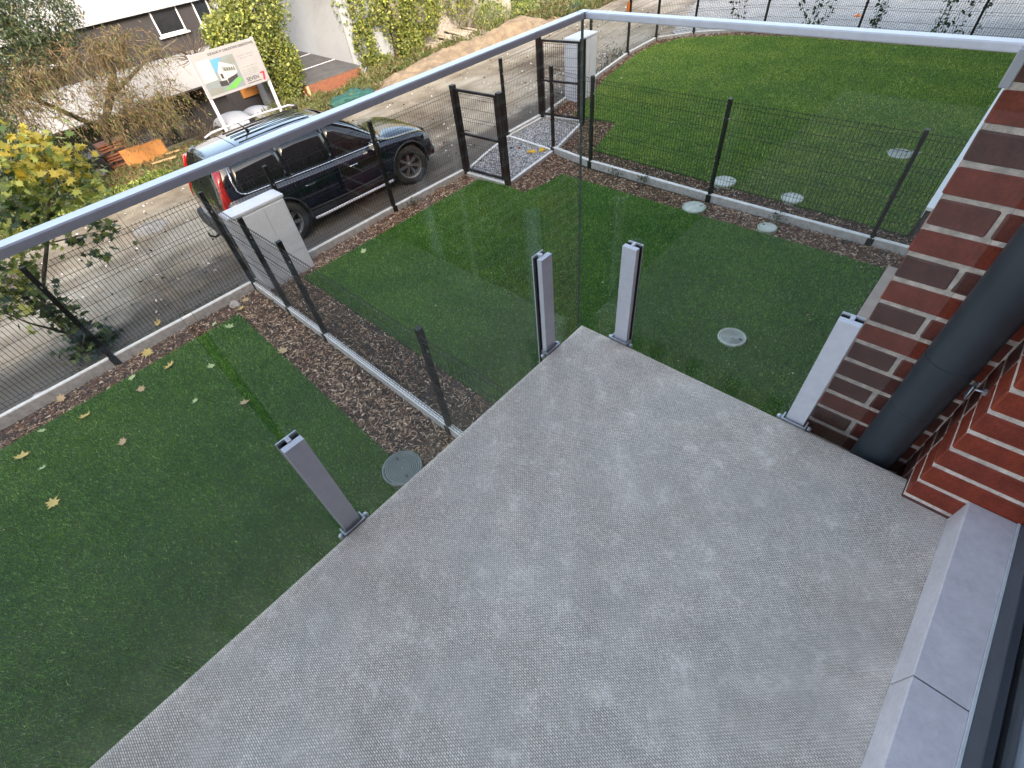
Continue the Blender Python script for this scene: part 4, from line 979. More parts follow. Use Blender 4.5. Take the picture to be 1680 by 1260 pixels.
car('navy blue estate car with roof rails parked on the dirt road behind the garden fence', (-8.50, 3.06, RZ), -0.035)
def white_cover():
    r = thing('white_cover', 'white arched plastic cover in two shells standing behind the sign posts', 'cover', (-16.2, 4.9, -3.5))
    for i, (y0, y1, h) in enumerate(((3.95, 4.9, .42), (4.95, 5.75, .34))):
        vs = []; fs = []
        for a in range(13):
            t = a / 12; x = -16.9 + 1.5 * t; zz = -3.55 + h * math.sin(PI * (.12 + .8 * t)) ** .6
            for k in range(9):
                q = k / 8; vs.append((x, y0 + (y1 - y0) * q, zz + .16 * math.sin(PI * (q * .8 + .1 + .1 * i)) + (-.12 if k in (0, 8) else 0)))
        for a in range(12):
            for k in range(8): fs.append((a * 9 + k, a * 9 + k + 9, a * 9 + k + 10, a * 9 + k + 1))
        o = MB().add(vs, fs, 0, True).build('shell', M['render_white'], r); sm_ = o.modifiers.new('t', 'SOLIDIFY'); sm_.thickness = .02
    MB().box((-16.7, 4.1, -4.0), (-15.7, 5.6, -3.35)).build('base', M['render_dark'], r)
white_cover()

# ------------------------------------------------------------------ estate sign
def estate_sign():
    X = -15.2
    r = thing('estate_sign', 'white property developer sign on two posts with a picture of a modern white house', 'sign', (X, 4.7, -3.4))
    yl, yr, zb, zt = 3.77, 5.60, -2.30, -1.27
    for y in (yl + .03, yr - .03): MB().box((X - .12, y - .035, -3.7), (X - .05, y + .035, zt)).build('post', M['alu'], r)
    MB().box((X - .045, yl, zb), (X - .015, yr, zt)).build('board', M['sign_white'], r, bevel=.004)
    W = yr - yl; H = zt - zb
    def q(name, mat, poly, lift):
        """flat print on the board: polygon in board coordinates 0..1 from the lower left corner"""
        return MB().add([(X - .015 + lift, yl + a * W, zb + b * H) for a, b in poly], [tuple(range(len(poly)))]).build(name, M[mat], r)
    q('print', 'print_white', [(.04, .36), (.24, .36), (.24, .84), (.04, .84)], .003)
    q('print', 'print_pale', [(.03, .06), (.60, .06), (.60, .80), (.24, .80), (.24, .40), (.03, .34)], .002)
    q('print', 'print_blue', [(.25, .60), (.40, .80), (.25, .80)], .004); q('print', 'print_blue', [(.25, .48), (.32, .62), (.40, .80), (.25, .80)], .0045)
    q('print', 'print_grey', [(.44, .72), (.58, .78), (.60, .62), (.52, .60)], .004)
    q('print', 'print_white', [(.28, .30), (.36, .24), (.56, .40), (.56, .55), (.36, .72), (.28, .52)], .0055)
    q('print', 'print_grey', [(.365, .50), (.55, .44), (.55, .50), (.365, .60)], .0065)
    q('print', 'print_dark', [(.30, .36), (.335, .34), (.335, .46), (.30, .47)], .0065)
    q('print', 'print_dark', [(.24, .20), (.36, .18), (.36, .30), (.24, .32)], .0062); q('print', 'print_dark', [(.37, .20), (.54, .30), (.54, .37), (.37, .32)], .0062)
    q('print', 'print_green', [(.26, .10), (.44, .08), (.59, .22), (.54, .29), (.38, .17)], .007)
    q('print', 'print_grey', [(.05, .08), (.24, .07), (.26, .16), (.10, .24), (.05, .2)], .007)
    for i, a in enumerate(np.linspace(.39, .53, 5)): q('print', 'print_dark', [(a, .49 + .0), (a + .012, .487), (a + .012, .545), (a, .55)], .0075)
    def text(s, a, b, h, mat, w_=None, lift=.003, bold=0.0):
        c = bpy.data.curves.new('lettering', 'FONT'); c.body = s; c.size = 1; c.offset = bold
        o = bpy.data.objects.new('lettering', c); COL.objects.link(o); bpy.context.view_layer.update()
        me = bpy.data.meshes.new_from_object(o.evaluated_get(bpy.context.evaluated_depsgraph_get())); bpy.data.objects.remove(o)
        xs = [v.co.x for v in me.vertices]; ys = [v.co.y for v in me.vertices]; sx = (w_ * W / (max(xs) - min(xs))) if w_ else h * H / (max(ys) - min(ys)); sy = h * H / (max(ys) - min(ys))
        for v in me.vertices: v.co = Vector((X - .015 + lift, yl + a * W + (v.co.x - min(xs)) * sx, zb + b * H + (v.co.y - min(ys)) * sy))
        me.materials.append(M[mat]); t_ = bpy.data.objects.new('lettering', me); COL.objects.link(t_); put(t_, r)
        if set(s) <= set('- '): t_.name = 'small_print'; t_['kind'] = 'stuff'
    text('SZKALNE W ZABUDOWIE SZEREGOWEJ', .25, .875, .065, 'print_black', .71, bold=.02)
    text('-- --- - ---- --', .66, .70, .018, 'print_grey', .24); text('--- -- - ---', .68, .64, .018, 'print_grey', .20)
    for b in (.44, .37, .32, .27): text('- - - -- - --- - -', .64, b, .016, 'print_grey', .25)
    text('SEVEN', .645, .12, .09, 'print_black', .2, bold=.015); q('print', 'print_black', [(.645, .07), (.87, .07), (.87, .085), (.645, .085)], .003)
    q('print', 'print_red', [(.885, .245), (.955, .245), (.955, .21), (.93, .05), (.90, .05), (.925, .21), (.885, .21)], .003)
estate_sign()

# ------------------------------------------------------------------ modern house across the road
def house():
    X = -25.0
    r = thing('modern_house', 'dark grey and white two storey house with recessed ground floor across the road', 'house', (X, 2, -6.0))
    MB().box((X - 9, -12, -3.95), (X, 8.4, -2.78)).build('floor_band', M['render_white'], r)
    MB().box((X - 9, -12, -2.78), (X - .35, 8.75, 3)).build('upper_wall', M['render_dark'], r)
    MB().box((X - 9, -12, -1.30), (X - .1, 8.8, 3)).build('upper_band', M['render_white'], r)
    MB().box((X - 9, 8.8, -6.6), (X - .2, 12, 3)).build('side_wall', M['render_white'], r)
    MB().box((X - 9, -12, -6.6), (X - 1.6, 8.75, -3.95)).build('ground_floor_wall', M['render_dark'], r)  # dark colour stands in for the shadow under the overhang
    for y0, y1 in ((6.3, 7.35), (8.0 - .0, 8.62), (1.2, 3.0)):
        f = MB()
        z0, z1 = -2.12, -1.31
        x = X - .35
        f.box((x, y0, z0), (x + .06, y0 + .05, z1)).box((x, y1 - .05, z0), (x + .06, y1, z1)).box((x, y0 + .05, z0), (x + .06, y1 - .05, z0 + .06))
        wo = f.build('window_frame', M['alu'], r)
        MB().box((x + .01, y0 + .05, z0 + .06), (x + .03, y1 - .05, z1)).build('pane', M['dark_glass'], wo)
        MB().box((x, y0 - .08, z0 - .06), (x + .16, y1 + .08, z0 - .005)).build('sill', M['alu'], wo)
    x = X - 1.6
    for y0, y1, z0, z1 in ((5.6, 6.4, -5.3, -4.1), (4.8, 5.35, -6.1, -4.1), (1.5, 3.6, -5.4, -4.2)):
        wo = MB().box((x, y0, z0), (x + .07, y1, z1)).build('window_frame', M['frame'], r)
        MB().box((x + .071, y0 + .07, z0 + .07), (x + .08, y1 - .07, z1 - .07)).build('pane', M['dark_glass'], wo)
    MB().box((X - 1.6, -12, -4.02), (X - .02, 8.4, -3.952)).build('soffit', M['render_dark'], r)
    MB().box((X - .1, 8.2, -6.4), (X + .02, 8.4, -3.952)).build('pillar', M['render_white'], r)
house()
wb = thing('garage_building', 'low white garage with a dark opening and an orange board beside the ivy', 'building', (-19.5, 8, -4.2))
MB().box((-20.2, 6.95, -5), (-19.2, 8.9, -3.1)).build('wall', M['render_white'], wb)
MB().box((-20.2, 5.9, -5), (-19.8, 6.94, -3.2)).build('opening', M['render_dark'], wb)  # solid block, its dark colour painted as the shade inside the opening
MB().box((-19.79, 6.3, -3.6), (-19.72, 6.92, -2.95)).build('board', M['osb'], wb)

# white corrugated building and its lean-to shed
def corr():
    r = thing('corrugated_building', 'white corrugated metal building half covered by climbing ivy', 'building', (-20, 10, -4))
    Y = 9.75; x0, x1 = -17.4, -34.0; n = int((x0 - x1) / .0125); vs = []; fs = []
    for i in range(n + 1):
        x = x0 + (x1 - x0) * i / n; ph = (i % 8) / 8; o = -.018 if 1 <= i % 8 <= 3 else (.0 if i % 8 >= 5 else -.009)
        vs += [(x, Y + o, -4.6), (x, Y + o, 2.5)]
    for i in range(n): fs.append((2 * i, 2 * i + 2, 2 * i + 3, 2 * i + 1))
    MB().add(vs, fs).build('corrugated_wall', M['corrugated'], r)
    MB().box((-34, Y + .02, -4.6), (-17.45, 18.5, 2.5)).build('wall', M['kerb_dirty'], r)
    MB().box((-17.44, Y + .03, -4.6), (-17.40, 11.6, 2.5)).build('front_sheet', M['corrugated'], r)
corr()
def shed():
    r = thing('garden_shed', 'low shed with dark felt roof and red brown boarded front', 'shed', (-17.2, 8.6, -3.9))
    x = -16.9; zr = -3.13
    ya, yb = 7.45, 9.70
    MB().add([(x, ya, zr - .0), (x, yb, zr), (-23.5, yb, zr + .15), (-23.5, ya - .3, zr + .15), (x, ya, zr - .04), (x, yb, zr - .04), (-23.5, yb, zr + .11), (-23.5, ya - .3, zr + .11)], [(0, 1, 2, 3), (7, 6, 5, 4), (0, 4, 5, 1), (3, 7, 4, 0), (1, 5, 6, 2), (2, 6, 7, 3)]).build('roof', M['roof_felt'], r, fix=True)
    for xx in (-18.5, -20.2, -21.9): MB().box((xx - .02, ya - .1, zr + .005 + (-16.9 - xx) * .0227), (xx + .02, yb - .02, zr + .018 + (-16.9 - xx) * .0227)).build('felt_seam', M['cabinet'], r)
    for i in range(4): MB().box((x + .0 + (i % 2) * .004, ya + .02, zr - .045 - .115 * (i + 1) + .004), (x - .05, yb - .02, zr - .045 - .115 * i)).build('board', M['wood_red'], r)
    MB().box((x - .06, ya + .05, -4.3), (-23.3, yb - .05, zr - .05)).build('wall', M['wood_red'], r)
    MB().box((x - .02, ya - .06, -4.2), (x + .06, ya + .02, zr - .05)).build('post', M['timber'], r)
shed()

# ------------------------------------------------------------------ trees, ivy and scrub
G3 = [M['leaf_ivy'], M['leaf_green'], M['leaf_lime'], M['leaf_yellow']]
def hedge(name, label, base, blobs, size, mats, wts, cat='ivy', stems=(), **k):
    r = thing(name, label, cat, base)
    mb = MB()
    for pts, rads in stems: mb.tube(pts, rads, 7)
    if stems: mb.build('stem', M['bark'], r)
    leaf_cloud('foliage', blobs, size, mats, wts, r, **k); return r
hedge('ivy_bush', 'tall ivy clad tree standing between the dark house and the white corrugated wall', (-18.2, 6.9, -3.9),
      [((-18.0, 6.3, -1.8), (1.1, .75, .9), 5200), ((-18.2, 7.2, -1.0), (1.2, .9, 1.1), 6500), ((-17.9, 7.3, -2.6), (.9, .62, .9), 4600), ((-17.9, 7.3, -3.4), (.5, .3, .45), 1400), ((-18.4, 7.6, .6), (1.5, 1.2, 1.3), 5200), ((-18.0, 5.75, -1.5), (.6, .35, .5), 1300), ((-17.4, 6.9, -3.45), (.45, .3, .4), 900)],
      0.085, G3, [.6, .26, .135, .005], 'tree', stems=[([(-18.2, 6.9, -4.2), (-18.2, 6.9, 1)], [.2, .12])], aspect=.75)
hedge('ivy_wall', 'broad ivy thicket covering the front of the white corrugated building', (-17.4, 12, -3.8),
      [((-17.6, 10.7, -1.6), (.7, .9, 1.0), 4200), ((-17.5, 12.0, -1.9), (.75, .95, 1.1), 5200), ((-17.6, 11.2, -.3), (1.0, 1.9, 1.0), 6000), ((-17.4, 13.2, -2.2), (.8, .9, .9), 4200), ((-17.6, 13.6, -.8), (1.0, 1.4, 1.1), 4600), ((-17.3, 10.35, -2.7), (.45, .42, .7), 1700), ((-17.2, 10.9, -3.5), (.5, .5, .4), 1300), ((-17.1, 12.3, -3.1), (.5, .6, .55), 2100), ((-17.7, 15.2, -1.9), (1.0, 1.2, 1.2), 4800), ((-17.6, 10.2, -.6), (.5, .5, .7), 1200)],
      0.085, G3, [.55, .26, .18, .01], 'ivy', stems=[([(-17.3, 11.6, -4), (-17.3, 11.8, -2), (-17.4, 11.2, 0)], [.09, .07, .05]), ([(-17.1, 12.0, -3.8), (-17.1, 12.1, -2.9)], [.12, .1])], aspect=.8)
hedge('shrub', 'dark green shrubbery behind the sand heap at the top of the photo', (-18.5, 18, -3.6),
      [((-18.6, 17.0, -2.2), (1.2, 1.3, 1.3), 4600), ((-18.4, 19.4, -2.4), (1.1, 1.4, 1.1), 4200), ((-18.0, 21.8, -2.4), (1.2, 1.5, 1.2), 4200), ((-18.6, 24.8, -2.2), (1.4, 1.9, 1.4), 4200), ((-19, 28, -2), (1.6, 2.4, 1.8), 3600)],
      0.12, [M['leaf_green'], M['leaf_dark'], M['leaf_ivy']], [.4, .35, .25], 'shrub', aspect=.5)
hedge('shrub', 'bright green shrub with upright shoots beside the plank pile', (-17.4, 16.2, -3.6), [((-16.9, 16.6, -3.0), (.5, .9, .55), 1900), ((-16.6, 18.4, -3.2), (.5, .9, .4), 1500)], 0.10, [M['weed_green'], M['leaf_lime']], [.6, .4], 'shrub', aspect=.3)
# dark evergreen tree, far left
tree('evergreen_tree', 'dark evergreen tree filling the upper left corner in front of the house', (-17.6, -.6, -4), [([(-17.6, -.6, -4.2), (-17.5, -.5, -1), (-17.4, 0, 2)], [.22, .18, .1])],
     [((-17.0, .3, -.6), (1.2, 1.2, 1.0), 8000), ((-16.9, 1.5, -.1), (.9, .9, .7), 4200), ((-17.2, .6, 1.2), (1.5, 1.5, 1.2), 6500), ((-16.4, -1.2, -1.9), (1.3, 1.1, 1.2), 8000), ((-15.8, -1.7, -3.0), (1.1, 1.2, 1.0), 6500), ((-16.2, -.2, -2.9), (.9, .8, .8), 3600), ((-17, -3.5, -1.5), (1.6, 2, 1.8), 6000), ((-14.6, -.9, -2.3), (.7, .8, .8), 4200), ((-14.4, -.4, -3.0), (.6, .6, .5), 2600)],
     0.10, [M['leaf_conifer'], M['leaf_dark'], M['leaf_olive']], [.55, .33, .12], aspect=.28, droop=.4)
# drooping brown tree
def willow():
    r = thing('weeping_tree', 'brown autumn tree with drooping thin branches in front of the white house band', 'tree', (-17.2, 1.6, -3.9))
    MB().tube([(-17.4, 1.0, -4.1), (-17.1, 1.35, -2.6), (-16.8, 1.9, -1.9), (-16.4, 2.2, -1.4), (-16.1, 2.3, -.9)], [.12, .10, .085, .07, .05], 8).tube([(-17.1, 1.35, -2.6), (-16.7, .5, -1.6), (-16.3, -.1, -1.1)], [.08, .05, .03], 7).tube([(-16.8, 1.9, -1.9), (-16.2, 3.0, -1.3), (-15.9, 3.9, -1.0)], [.06, .035, .015], 6).build('trunk', M['bark'], r)
    mb = MB(); lp = []
    hubs = [(-16.2, 2.3, -.75, 70), (-16.0, 2.9, -.85, 45), (-16.3, 1.3, -.8, 60), (-16.0, .5, -.9, 60), (-15.9, 1.9, -1.5, 50), (-16.0, .0, -1.4, 40), (-15.8, 2.3, -2.1, 70), (-15.9, 1.4, -2.0, 40), (-15.9, 2.9, -2.0, 40)]
    for hx, hy, hz, n in hubs:
        for _ in range(n):
            p = Vector((hx + rnd.gauss(0, .25), hy + rnd.gauss(0, .28), hz + rnd.gauss(0, .15))); a = rnd.uniform(0, 2 * PI); sp = rnd.uniform(.25, .75)
            d = Vector((math.cos(a) * sp, math.sin(a) * sp, rnd.uniform(-.1, .35))); L_ = rnd.uniform(.5, 1.15); pts = [p]
            for k in range(5): d.z -= .28; pts.append(pts[-1] + d.normalized() * L_ / 5)
            mb.tube(pts, [.010, .009, .008, .006, .005, .003], 3, mi=0 if rnd.random() < .7 else 1)
            for k in range(1, 6):
                if rnd.random() < .6: lp.append(pts[k])
    mb.build('branches', [M['twig'], M['leaf_brown']], r)
    P = [((p.x, p.y, p.z), (.16, .16, .16), 14) for p in lp]
    leaf_cloud('crown', P, .085, [M['leaf_olive'], M['leaf_brown'], M['leaf_green']], [.5, .36, .14], r, aspect=.22, droop=.8, shell=.2)
willow()
# dry pale bush against the dark wall
def drybush(label, c, n, rad, seed):
    r = thing('dry_bush', label, 'bush', c); mb = MB(); rr = random.Random(seed)
    for _ in range(n):
        d = Vector((rr.gauss(0, .6), rr.gauss(0, 1), abs(rr.gauss(.4, .5)))).normalized(); p = Vector((0, 0, 0)); pts = [p]
        for k in range(4): d = (d + Vector((rr.gauss(0, .25), rr.gauss(0, .25), rr.gauss(0, .2)))).normalized(); pts.append(pts[-1] + d * rad / 4)
        mb.tube(pts, [.012, .01, .007, .005, .003], 3)
    lpart(mb, 'branches', M['twig'], r)
drybush('leafless tangled brown bush against the dark upper house wall', (-18.3, 4.9, -1.9), 90, .8, 3)
drybush('grey leafless bush between the bicycle and the silver car', (-17.0, 3.6, -3.7), 120, .6, 5)
drybush('thin bare shrub beside the plank pile', (-17.2, 15.4, -3.5), 60, 1.2, 8)

# young maple by the street fence
LOBES = [(0, -.5), (.10, -.22), (.42, -.30), (.30, -.08), (.52, .10), (.26, .14), (.30, .30), (.12, .26), (0, .56), (-.12, .26), (-.30, .30), (-.26, .14), (-.52, .10), (-.30, -.08), (-.42, -.30), (-.10, -.22)]
def maple_leaf_mesh(name, mat, curl, stalk=True):
    mb = MB(); vs = [(0, 0, .0)] + [(x, y, curl * (x * x + y * y) + rnd.uniform(-.02, .02)) for x, y in LOBES]
    mb.add(vs, [(0, i + 1, (i + 1) % 16 + 1) for i in range(16)])
    if stalk: mb.tube([(0, -.2, 0), (.03, -.6, .03), (.08, -.95, .02)], .012, 3, mi=0)
    return mb.mesh(name, M[mat])
def maple():
    r = thing('young_maple_tree', 'young maple with yellow top leaves and green lower leaves growing at the street fence', 'tree', (-7.55, -1.95, RZ))
    tr = [(-7.55, -1.96, -3.1), (-7.55, -1.98, -2.6), (-7.6, -1.94, -2.13), (-7.6, -1.68, -1.79), (-7.62, -1.4, -1.47), (-7.62, -1.15, -1.15), (-7.65, -.91, -.85), (-7.65, -.72, -.5)]
    MB().tube(tr, [.035, .032, .028, .026, .022, .018, .013, .007], 8).tube([(-7.55, -1.98, -2.6), (-7.45, -2.2, -2.2), (-7.4, -2.35, -1.8)], [.02, .014, .007], 6).tube([(-7.62, -1.4, -1.47), (-7.55, -1.1, -1.5), (-7.5, -.75, -1.55)], [.012, .009, .004], 5).tube([(-7.55, -2.0, -2.9), (-7.35, -1.8, -2.6), (-7.3, -1.6, -2.5)], [.015, .01, .005], 5).build('trunk', M['bark'], r)
    cl = [((-.70, -.50), .26, 42, 0), ((-.95, -.60), .25, 34, 0), ((-.60, -.78), .24, 30, 0), ((-.62, -1.02), .22, 30, 1), ((-1.07, -.88), .24, 30, 1), ((-.70, -1.23), .2, 20, 1), ((-1.46, -1.0), .26, 38, 2), ((-1.25, -1.2), .22, 26, 2),
          ((-1.15, -1.57), .13, 10, 2), ((-.86, -1.60), .17, 15, 2), ((-.70, -1.56), .13, 10, 2), ((-1.05, -1.86), .13, 8, 2), ((-1.82, -1.55), .24, 26, 1), ((-2.07, -1.79), .24, 26, 1), ((-1.9, -1.95), .22, 24, 2), ((-1.85, -2.24), .18, 16, 2), ((-1.9, -2.55), .17, 17, 2), ((-1.85, -2.82), .2, 26, 2), ((-2.0, -2.95), .2, 16, 2), ((-1.7, -2.95), .16, 10, 2), ((-2.15, -2.0), .25, 16, 1), ((-1.9, -.75), .3, 26, 1), ((-1.95, -1.35), .28, 40, 1), ((-2.2, -1.7), .28, 40, 2), ((-1.95, -2.2), .25, 36, 2), ((-1.6, -1.25), .26, 34, 1), ((-.95, -.4), .25, 26, 0), ((-1.2, -.75), .28, 34, 1), ((-1.85, -2.75), .24, 40, 3), ((-1.8, -2.95), .2, 36, 3)]
    ms = [[maple_leaf_mesh('leaf', m, c, False) for c in (-.25, .2)] for m in ('leaf_yellow', 'leaf_lime', 'leaf_green', 'leaf_dark')]
    n = 0
    extra = []
    for (y, z), rad, k, tone in cl:
        for _ in range(int(k * 2.2)):
            t = 3 if tone == 3 else tone if tone == 0 and rnd.random() < .72 else (1 if tone <= 1 and rnd.random() < .6 else (2 if rnd.random() < .6 else (3 if tone == 2 else 2)))
            me = ms[t][rnd.randrange(2)]
            o = bpy.data.objects.new('leaf', me)
            o.location = Vector((-7.6 + rnd.gauss(0, rad * .8), y + rnd.gauss(0, rad * .62), z + rnd.gauss(0, rad * .55)))
            s_ = rnd.uniform(.08, .15); o.scale = (s_, s_, s_)
            o.rotation_euler = (rnd.gauss(-.5, .5), rnd.gauss(.35, .45), rnd.uniform(0, 2 * PI))
            n += 1
            if n <= 298: COL.objects.link(o); o.parent = r; o.matrix_parent_inverse = Matrix.Translation(r.location).inverted()
            else: extra.append(o)
    V = []; F = []; mi = []; mats = [M[m] for m in ('leaf_yellow', 'leaf_lime', 'leaf_green', 'leaf_dark')]
    for o in extra:
        m = Matrix.LocRotScale(o.location, o.rotation_euler, o.scale); b = len(V); V += [m @ v.co for v in o.data.vertices]; F += [[b + i for i in p.vertices] for p in o.data.polygons]; mi += [mats.index(o.data.materials[0])] * len(o.data.polygons); bpy.data.objects.remove(o)
    if V:
        o = bpy.data.objects.new('small_leaves', fast_mesh('small_leaves', np.array([tuple(v) for v in V]), np.array(F), mats, mi)); COL.objects.link(o); put(o, r); o['kind'] = 'stuff'
maple()

# weeds
def weeds(label, poly, dens, zf, size, mats, wts, height, name='weeds', aspect=.12):
    P = np.array(poly); x0, y0 = P.min(0); x1, y1 = P.max(0); n = int((x1 - x0) * (y1 - y0) * dens)
    px = rng.uniform(x0, x1, n); py = rng.uniform(y0, y1, n); k = in_poly(px, py, poly); px, py = px[k], py[k]; n = len(px)
    pz = np.array([zf(a, b) for a, b in zip(px, py)]); cl_ = 0.5 + 0.5 * np.sin(px * 3.1 + py * 1.7) * np.cos(py * 2.3 - px); H = height * (0.35 + cl_) * rng.uniform(.3, 1, n)
    c = np.stack([px, py, pz + H * rng.random(n)], 1); s_ = size * rng.uniform(.6, 1.3, n)
    u = rng.normal(size=(n, 3)) * [.6, .6, .2] + [0, 0, .8]; u /= np.linalg.norm(u, axis=1)[:, None]; v = rng.normal(size=(n, 3)); v -= (v * u).sum(1)[:, None] * u; v /= np.linalg.norm(v, axis=1)[:, None]
    L_ = u * s_[:, None]; W = v * (s_ * aspect)[:, None]
    V = np.stack([c - L_ * .5, c + W, c + L_ * .5, c - W], 1).reshape(-1, 3)
    o = bpy.data.objects.new(name, fast_mesh(name, V, np.arange(n * 4).reshape(-1, 4), mats, rng.choice(len(mats), n, p=wts))); COL.objects.link(o)
    o['kind'] = 'stuff'; o['label'] = label; o['category'] = 'weeds'; return o
W2 = [M['weed'], M['weed_green'], M['leaf_brown']]
weeds('yellow green weeds in front of the shed and the ivy tree', [(-13.6, 4.6), (-13.6, 8.2), (-14.6, 9.4), (-15.9, 9.6), (-15.9, 7.2), (-16.9, 7.0), (-16.9, 5.2), (-15.5, 4.6)], 1500, ground_h, .14, W2, [.55, .3, .15], .32)
weeds('weeds on the bank in front of the house', [(-13.1, -3), (-13.1, 4.6), (-15.4, 4.6), (-17, 3), (-17, -3)], 500, ground_h, .13, W2, [.3, .3, .4], .14)
weeds('bright grass tuft at the road edge behind the maple', [(-13.0, -1.4), (-13.0, 1.6), (-14.2, 1.5), (-14.2, -1.4)], 1600, ground_h, .12, [M['weed_green'], M['leaf_lime']], [.6, .4], .22)
weeds('grass and weeds along the sand heap', [(-15.4, 9), (-15.8, 16), (-13.6, 16.8), (-13.0, 19), (-13.4, 26), (-16.8, 26), (-16.9, 9.5)], 700, ground_h, .18, W2, [.45, .35, .2], .4)
weeds('dark scrubby weeds along the road side of the kerb', [(-7.3, -2.4), (-7.3, .3), (-6.8, .3), (-6.8, -2.4)], 1500, lambda a, b: RZ, .07, [M['leaf_dark'], M['weed']], [.6, .4], .1)
weeds('dry stalks by the far corner post', [(-8.4, 11.2), (-8.4, 13.6), (-8.05, 13.6), (-7.9, 11.2)], 420, lambda a, b: RZ, .12, [M['leaf_brown'], M['leaf_dark']], [.6, .4], .5)

# climbing plants on the far fence
def climber(x, y, h, n, label, seed):
    rr = random.Random(seed); r = thing('climbing_plant', label, 'plant', (x, y, GZ)); mb = MB(); bl = []
    for s in range(3):
        p = Vector((rr.gauss(0, .1), 0, 0)); pts = [p]
        for k in range(7): p = p + Vector((rr.gauss(0, .07), rr.gauss(0, .02), h / 7)); pts.append(p)
        mb.tube(pts, .006, 3)
        for q in pts[1:]: bl.append((tuple(q), (.13, .05, .12), n))
    lpart(mb, 'stem', M['bark'], r); o = leaf_cloud('foliage', bl, .10, [M['leaf_dark'], M['leaf_dark']], [.8, .2], None, aspect=.6); o.parent = r
for i, (x, y, h, n, lb) in enumerate([(-6.3, 16.4, 1.3, 5, 'leafy climber on the far fence nearest its rounded corner'), (-4.2, 17.0, 1.6, 14, 'dense dark climber on the far fence, second from the corner'), (-2.6, 17.05, 1.5, 10, 'bushy dark climber on the far fence above the middle of the handrail'), (-1.1, 17.05, 1.5, 8, 'sparse climber on the far fence just left of the last post'), (-.7, 17.05, 1.0, 4, 'thin wiry climber beside the last fence post')]):
    climber(x, y, h, n, lb, i + 4)

# small wilted plants at kerbs
for i, (x, y, lb) in enumerate([(-5.9, .44, 'small dark plant at the foot of the white cabinet'), (-6.42, 3.55, 'small grey green plant on the kerb beside the front wheel of the car'), (-3.3, 6.45, 'small dark weed on the far kerb left of the middle post'), (-.9, 6.4, 'small dark weed on the far kerb right of the middle post'), (-3.9, 6.42, 'tiny weed on the far kerb near the glass corner')]):
    r = thing('small_plant', lb, 'plant', (x, y, GZ)); o = leaf_cloud('foliage', [((0, 0, .08), (.16, .12, .1), 70)], .05, [M['leaf_dark'], M['leaf_olive']], [.6, .4], None, aspect=.4, shell=.1); o.parent = r
    lpart(MB().tube([(0, 0, -.03), (.01, .02, .1)], .005, 4), 'stem', M['bark'], r)

# ------------------------------------------------------------------ fallen leaves
def fallen(x, y, s, mat, label, z=GZ + .018, nm='fallen_leaf'):
    o = bpy.data.objects.new(nm, maple_leaf_mesh(nm, mat, rnd.uniform(.2, .7))); COL.objects.link(o)
    o.location = (x, y, z + .012); o.scale = (s, s, s); o.rotation_euler = (rnd.gauss(0, .25), rnd.gauss(0, .25), rnd.uniform(0, 6.28))
    tag(o, label, 'leaf', 'fallen maple leaves on the lawns and the bark'); return o
for x, y, s, m, lb in [(-5.80, -3.07, .17, 'fallen', 'large yellow fallen leaf at the far left edge of the lawn'), (-5.39, -2.95, .09, 'fallen_pale', 'small pale green leaf just below the large yellow leaf at the left edge'), (-4.74, -2.99, .15, 'fallen', 'pointed cream yellow leaf lowest on the left lawn'),
        (-5.86, -2.36, .15, 'fallen', 'yellow leaf with a long stalk near the lawn edge at the left'), (-5.0, -2.18, .12, 'fallen_tan', 'curled tan leaf alone in the middle of the left lawn'), (-5.89, -1.28, .17, 'fallen', 'yellow leaf on the darker patch near the lawn edge'), (-5.75, -1.71, .12, 'fallen_tan', 'tan leaf on the dark patch of turf with a long stalk'),
        (-6.1, -1.71, .12, 'fallen_pale', 'pale green leaf on the turf edge beside the bark'), (-6.45, -1.39, .17, 'fallen', 'bright yellow leaf on the bark beside the fence post'), (-4.37, -.94, .14, 'fallen_tan', 'tan leaf right of the dark turf seam'), (-5.98, -.37, .15, 'fallen_pale', 'pale green leaf near the corner of the left lawn'),
        (-6.25, -.48, .1, 'fallen_pale', 'small pale leaf at the start of the dark turf seam'), (-5.38, -.92, .11, 'fallen_pale', 'greenish leaf left of the dark turf seam'), (-6.07, -2.81, .09, 'fallen_pale', 'tiny pale leaf at the turf edge on the far left'), (-4.82, -.14, .16, 'fallen_tan', 'tan leaf on the corner between turf and bark strip'),
        (-6.5, -2.48, .14, 'fallen_tan', 'orange tan leaf on the bark by the kerb at the left'), (-4.92, -1.33, .1, 'fallen_pale', 'pale green curled leaf in the middle of the left lawn'), (-5.93, 2.02, .12, 'fallen_pale', 'pale leaf on the middle lawn near the white cabinet'), (-6.35, -1.15, .11, 'fallen_tan', 'tan leaf on the bark next to the bright yellow leaf'),
        (-6.4, .1, .14, 'fallen_tan', 'tan leaf on the bark in the corner of the two kerbs'), (-6.25, -.05, .12, 'fallen', 'yellow leaf on the bark at the tip of the left lawn')]:
    fallen(x, y, s, m, lb)
for x, y, m, lb in [(-7.45, -1.0, 'fallen', 'yellow leaf on the road side of the kerb beside the dark weeds'), (-7.6, -1.95, 'fallen', 'yellow leaf on the dusty road near the maple stem')]:
    fallen(x, y, .14, m, lb, RZ + .01)
